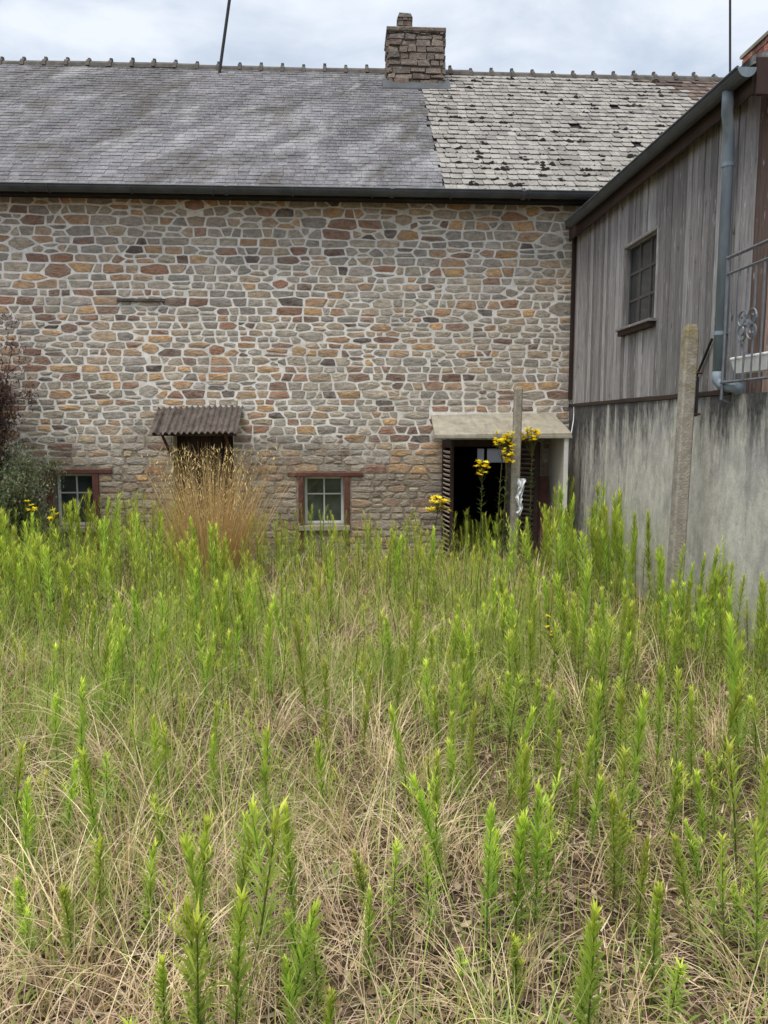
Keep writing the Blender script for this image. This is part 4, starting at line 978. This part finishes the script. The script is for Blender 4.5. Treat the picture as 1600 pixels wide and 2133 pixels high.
(V, Q, C), _ = clump(260, .7, .34, [(.14, .20, .04), (.2, .22, .06)]); loc(mesh_np('green_shoots', V, Q, 'leaf', gc, C))

# shrubs on the left
def shrub(name, label, x, y, h, rx_, n, pal, leaf_l, seed, stems=14, low=.15, core=None, flat=1.0):
    r3 = random.Random(seed); z0 = float(gz(x, y)); t = thing(name, label, 'shrub', (x, y, z0)); m_ = MB(); tips = []
    for k in range(stems):
        a = r3.uniform(0, 6.28); rr_ = rx_ * r3.uniform(.2, .85); hh = h * r3.uniform(.5, .93)
        p = [Vector((0, 0, -.03)) + Vector((math.cos(a), math.sin(a), 0)) * .06]
        for q in (.3, .6, 1.): p.append(Vector((math.cos(a) * rr_ * q ** 1.3 + r3.uniform(-.05, .05), math.sin(a) * rr_ * q ** 1.3 * flat + r3.uniform(-.05, .05), hh * q)))
        m_.tube(p, [.02, .014, .009, .004], 5, False); tips += [p[1] * .5 + p[2] * .5, p[2], p[2] * .5 + p[3] * .5, p[3]]
        for _ in range(3):
            s0 = p[2].lerp(p[3], r3.random()); s1 = s0 + Vector((r3.uniform(-1, 1), r3.uniform(-1, 1), r3.uniform(-.1, .7))) * .28; m_.tube([s0, s1], [.006, .002], 4, False); tips += [s1, s0]
    st = m_.build('branches', 'bark', t); st.location = (0, 0, 0)
    T = np.array([tuple(v) for v in tips]); T = T[(T[:, 2] > h * low)]; ci = RNG.integers(0, len(T), n)
    off = RNG.normal(0, 1, (n, 3)); off /= np.linalg.norm(off, axis=1)[:, None]; off *= (U(0, 1, n) ** .5 * U(.09, .2, n))[:, None]
    b = T[ci] + off; sh = U(.75, 1.25, len(T))[ci][:, None]
    th0 = U(.1, 1.7, n); V, Q, C = blades(b, U(.6, 1.2, n) * leaf_l, U(0, 6.283, n), th0, th0 + U(-.2, .8, n), U(.35, .6, n) * leaf_l, pick(pal, n, .2) * sh, 2, lambda t: np.interp(t, [0, .4, 1], [.3, 1, .05]), twist=U(-1, 1, n))
    o = mesh_np('foliage', V, Q, 'shrub_leaf', t, C); o.location = (0, 0, 0)
shrub('brown_shrub', 'tall purple-brown leaved shrub against the stone wall', -4.5, 9.65, 3.7, .66, 52000, [(.16, .085, .075), (.22, .12, .105), (.27, .18, .155), (.11, .065, .06), (.32, .25, .22)], .045, 3, 48, .2)
shrub('green_bush', 'rounded grey-green bush beside the brown shrub', -4.0, 9.35, 1.6, .72, 18000, [(.11, .16, .075), (.16, .20, .10), (.08, .12, .06), (.20, .23, .13), (.18, .17, .11)], .042, 4, 34, .12)

# yellow flowering plants
def ragwort(px, py, Y, label, heads, branch=.09, second=None):
    tip = at(1, Y, px, py); x, y = tip[0], tip[1]; z0 = float(gz(x, y)); h = tip[2] - z0
    r3 = random.Random(int(px)); t = thing('yellow_flower_plant', label, 'flower', (x, y, z0)); t_off = r3.uniform(-.12, .12)
    m_ = MB(); m_.col = (.16, .15, .06); pts = [(t_off, .05, -.02), (t_off * .7, .03, h * .4), (t_off * .25, .01, h * .75), (0, 0, h * .96)]
    m_.tube(pts, [.008, .0065, .005, .003], 6, False); hp = []
    for k in range(heads):
        a = r3.uniform(0, 6.28); r = branch * r3.uniform(.15, 1); e_ = Vector((math.cos(a) * r, math.sin(a) * r, h * 1.0 + r3.uniform(-.13, .03))); s0 = Vector(pts[2]).lerp(Vector(pts[3]), r3.uniform(.3, 1))
        m_.tube([s0, s0.lerp(e_, .5) + Vector((0, 0, -.015)), e_], [.003, .0025, .002], 4, False); hp.append(e_)
    o = m_.build('stem', 'leaf', t, cols=True); o.location = (0, 0, 0)
    n = 46; s = np.sort(U(.12, .8, n)); b = np.stack([t_off * (1 - s), .05 * (1 - s), s * h], -1)
    V, Q, C = blades(b, U(.05, .11, n), np.arange(n) * 2.4, U(.5, 1., n), U(1., 1.9, n), U(.01, .018, n), pick([(.12, .19, .04), (.16, .2, .06), (.09, .14, .03)], n), 3, lance); o = mesh_np('foliage', V, Q, 'leaf', t, C); o.location = (0, 0, 0)
    for e_ in hp:
        n = 14; az = np.arange(n) * 6.283 / n; b = np.tile(np.array(e_), (n, 1)); th0 = U(.6, 1.5, n)
        P1 = blades(b, U(.032, .05, n) * (.5 if Y < 6 else 1), az, th0, th0 + .3, np.full(n, .024 if Y > 6 else .012), pick([(.92, .78, .03), (.95, .84, .06)], n, .08), 2, lance)
        n2 = 8; P2 = blades(np.tile(np.array(e_), (n2, 1)), np.full(n2, .012), U(0, 6.28, n2), U(0, .5, n2), U(.2, .8, n2), np.full(n2, .008), pick([(.85, .66, .03)], n2, .1), 2, lance)
        V, Q, C = merge([P1, P2]); o = mesh_np('flower_head', V, Q, 'petal', t, C); o.location = (0, 0, 0)
ragwort(1048, 908, 8.75, 'tall yellow flower plant just left of the slim post', 34, .13)
ragwort(1110, 898, 8.95, 'tallest yellow flower plant just right of the slim post', 36, .14)
ragwort(1058, 940, 8.65, 'yellow flower cluster low against the slim post', 18, .08)
ragwort(1005, 966, 8.7, 'single yellow flower stalk before the dark doorway', 18, .09)
ragwort(914, 1042, 8.3, 'short yellow flower plant beside the left shutter', 30, .12)
ragwort(110, 1064, 8.4, 'small yellow flower plant before the green bush', 5, .05)
ragwort(62, 1044, 8.4, 'pale yellow flower stalk at the edge of the green bush', 5, .05)
ragwort(1140, 1290, 5.2, 'small yellow flower low among straw before the concrete wall', 4, .04)
for o in bpy.data.objects:
    if '_root' in o: del o['_root']
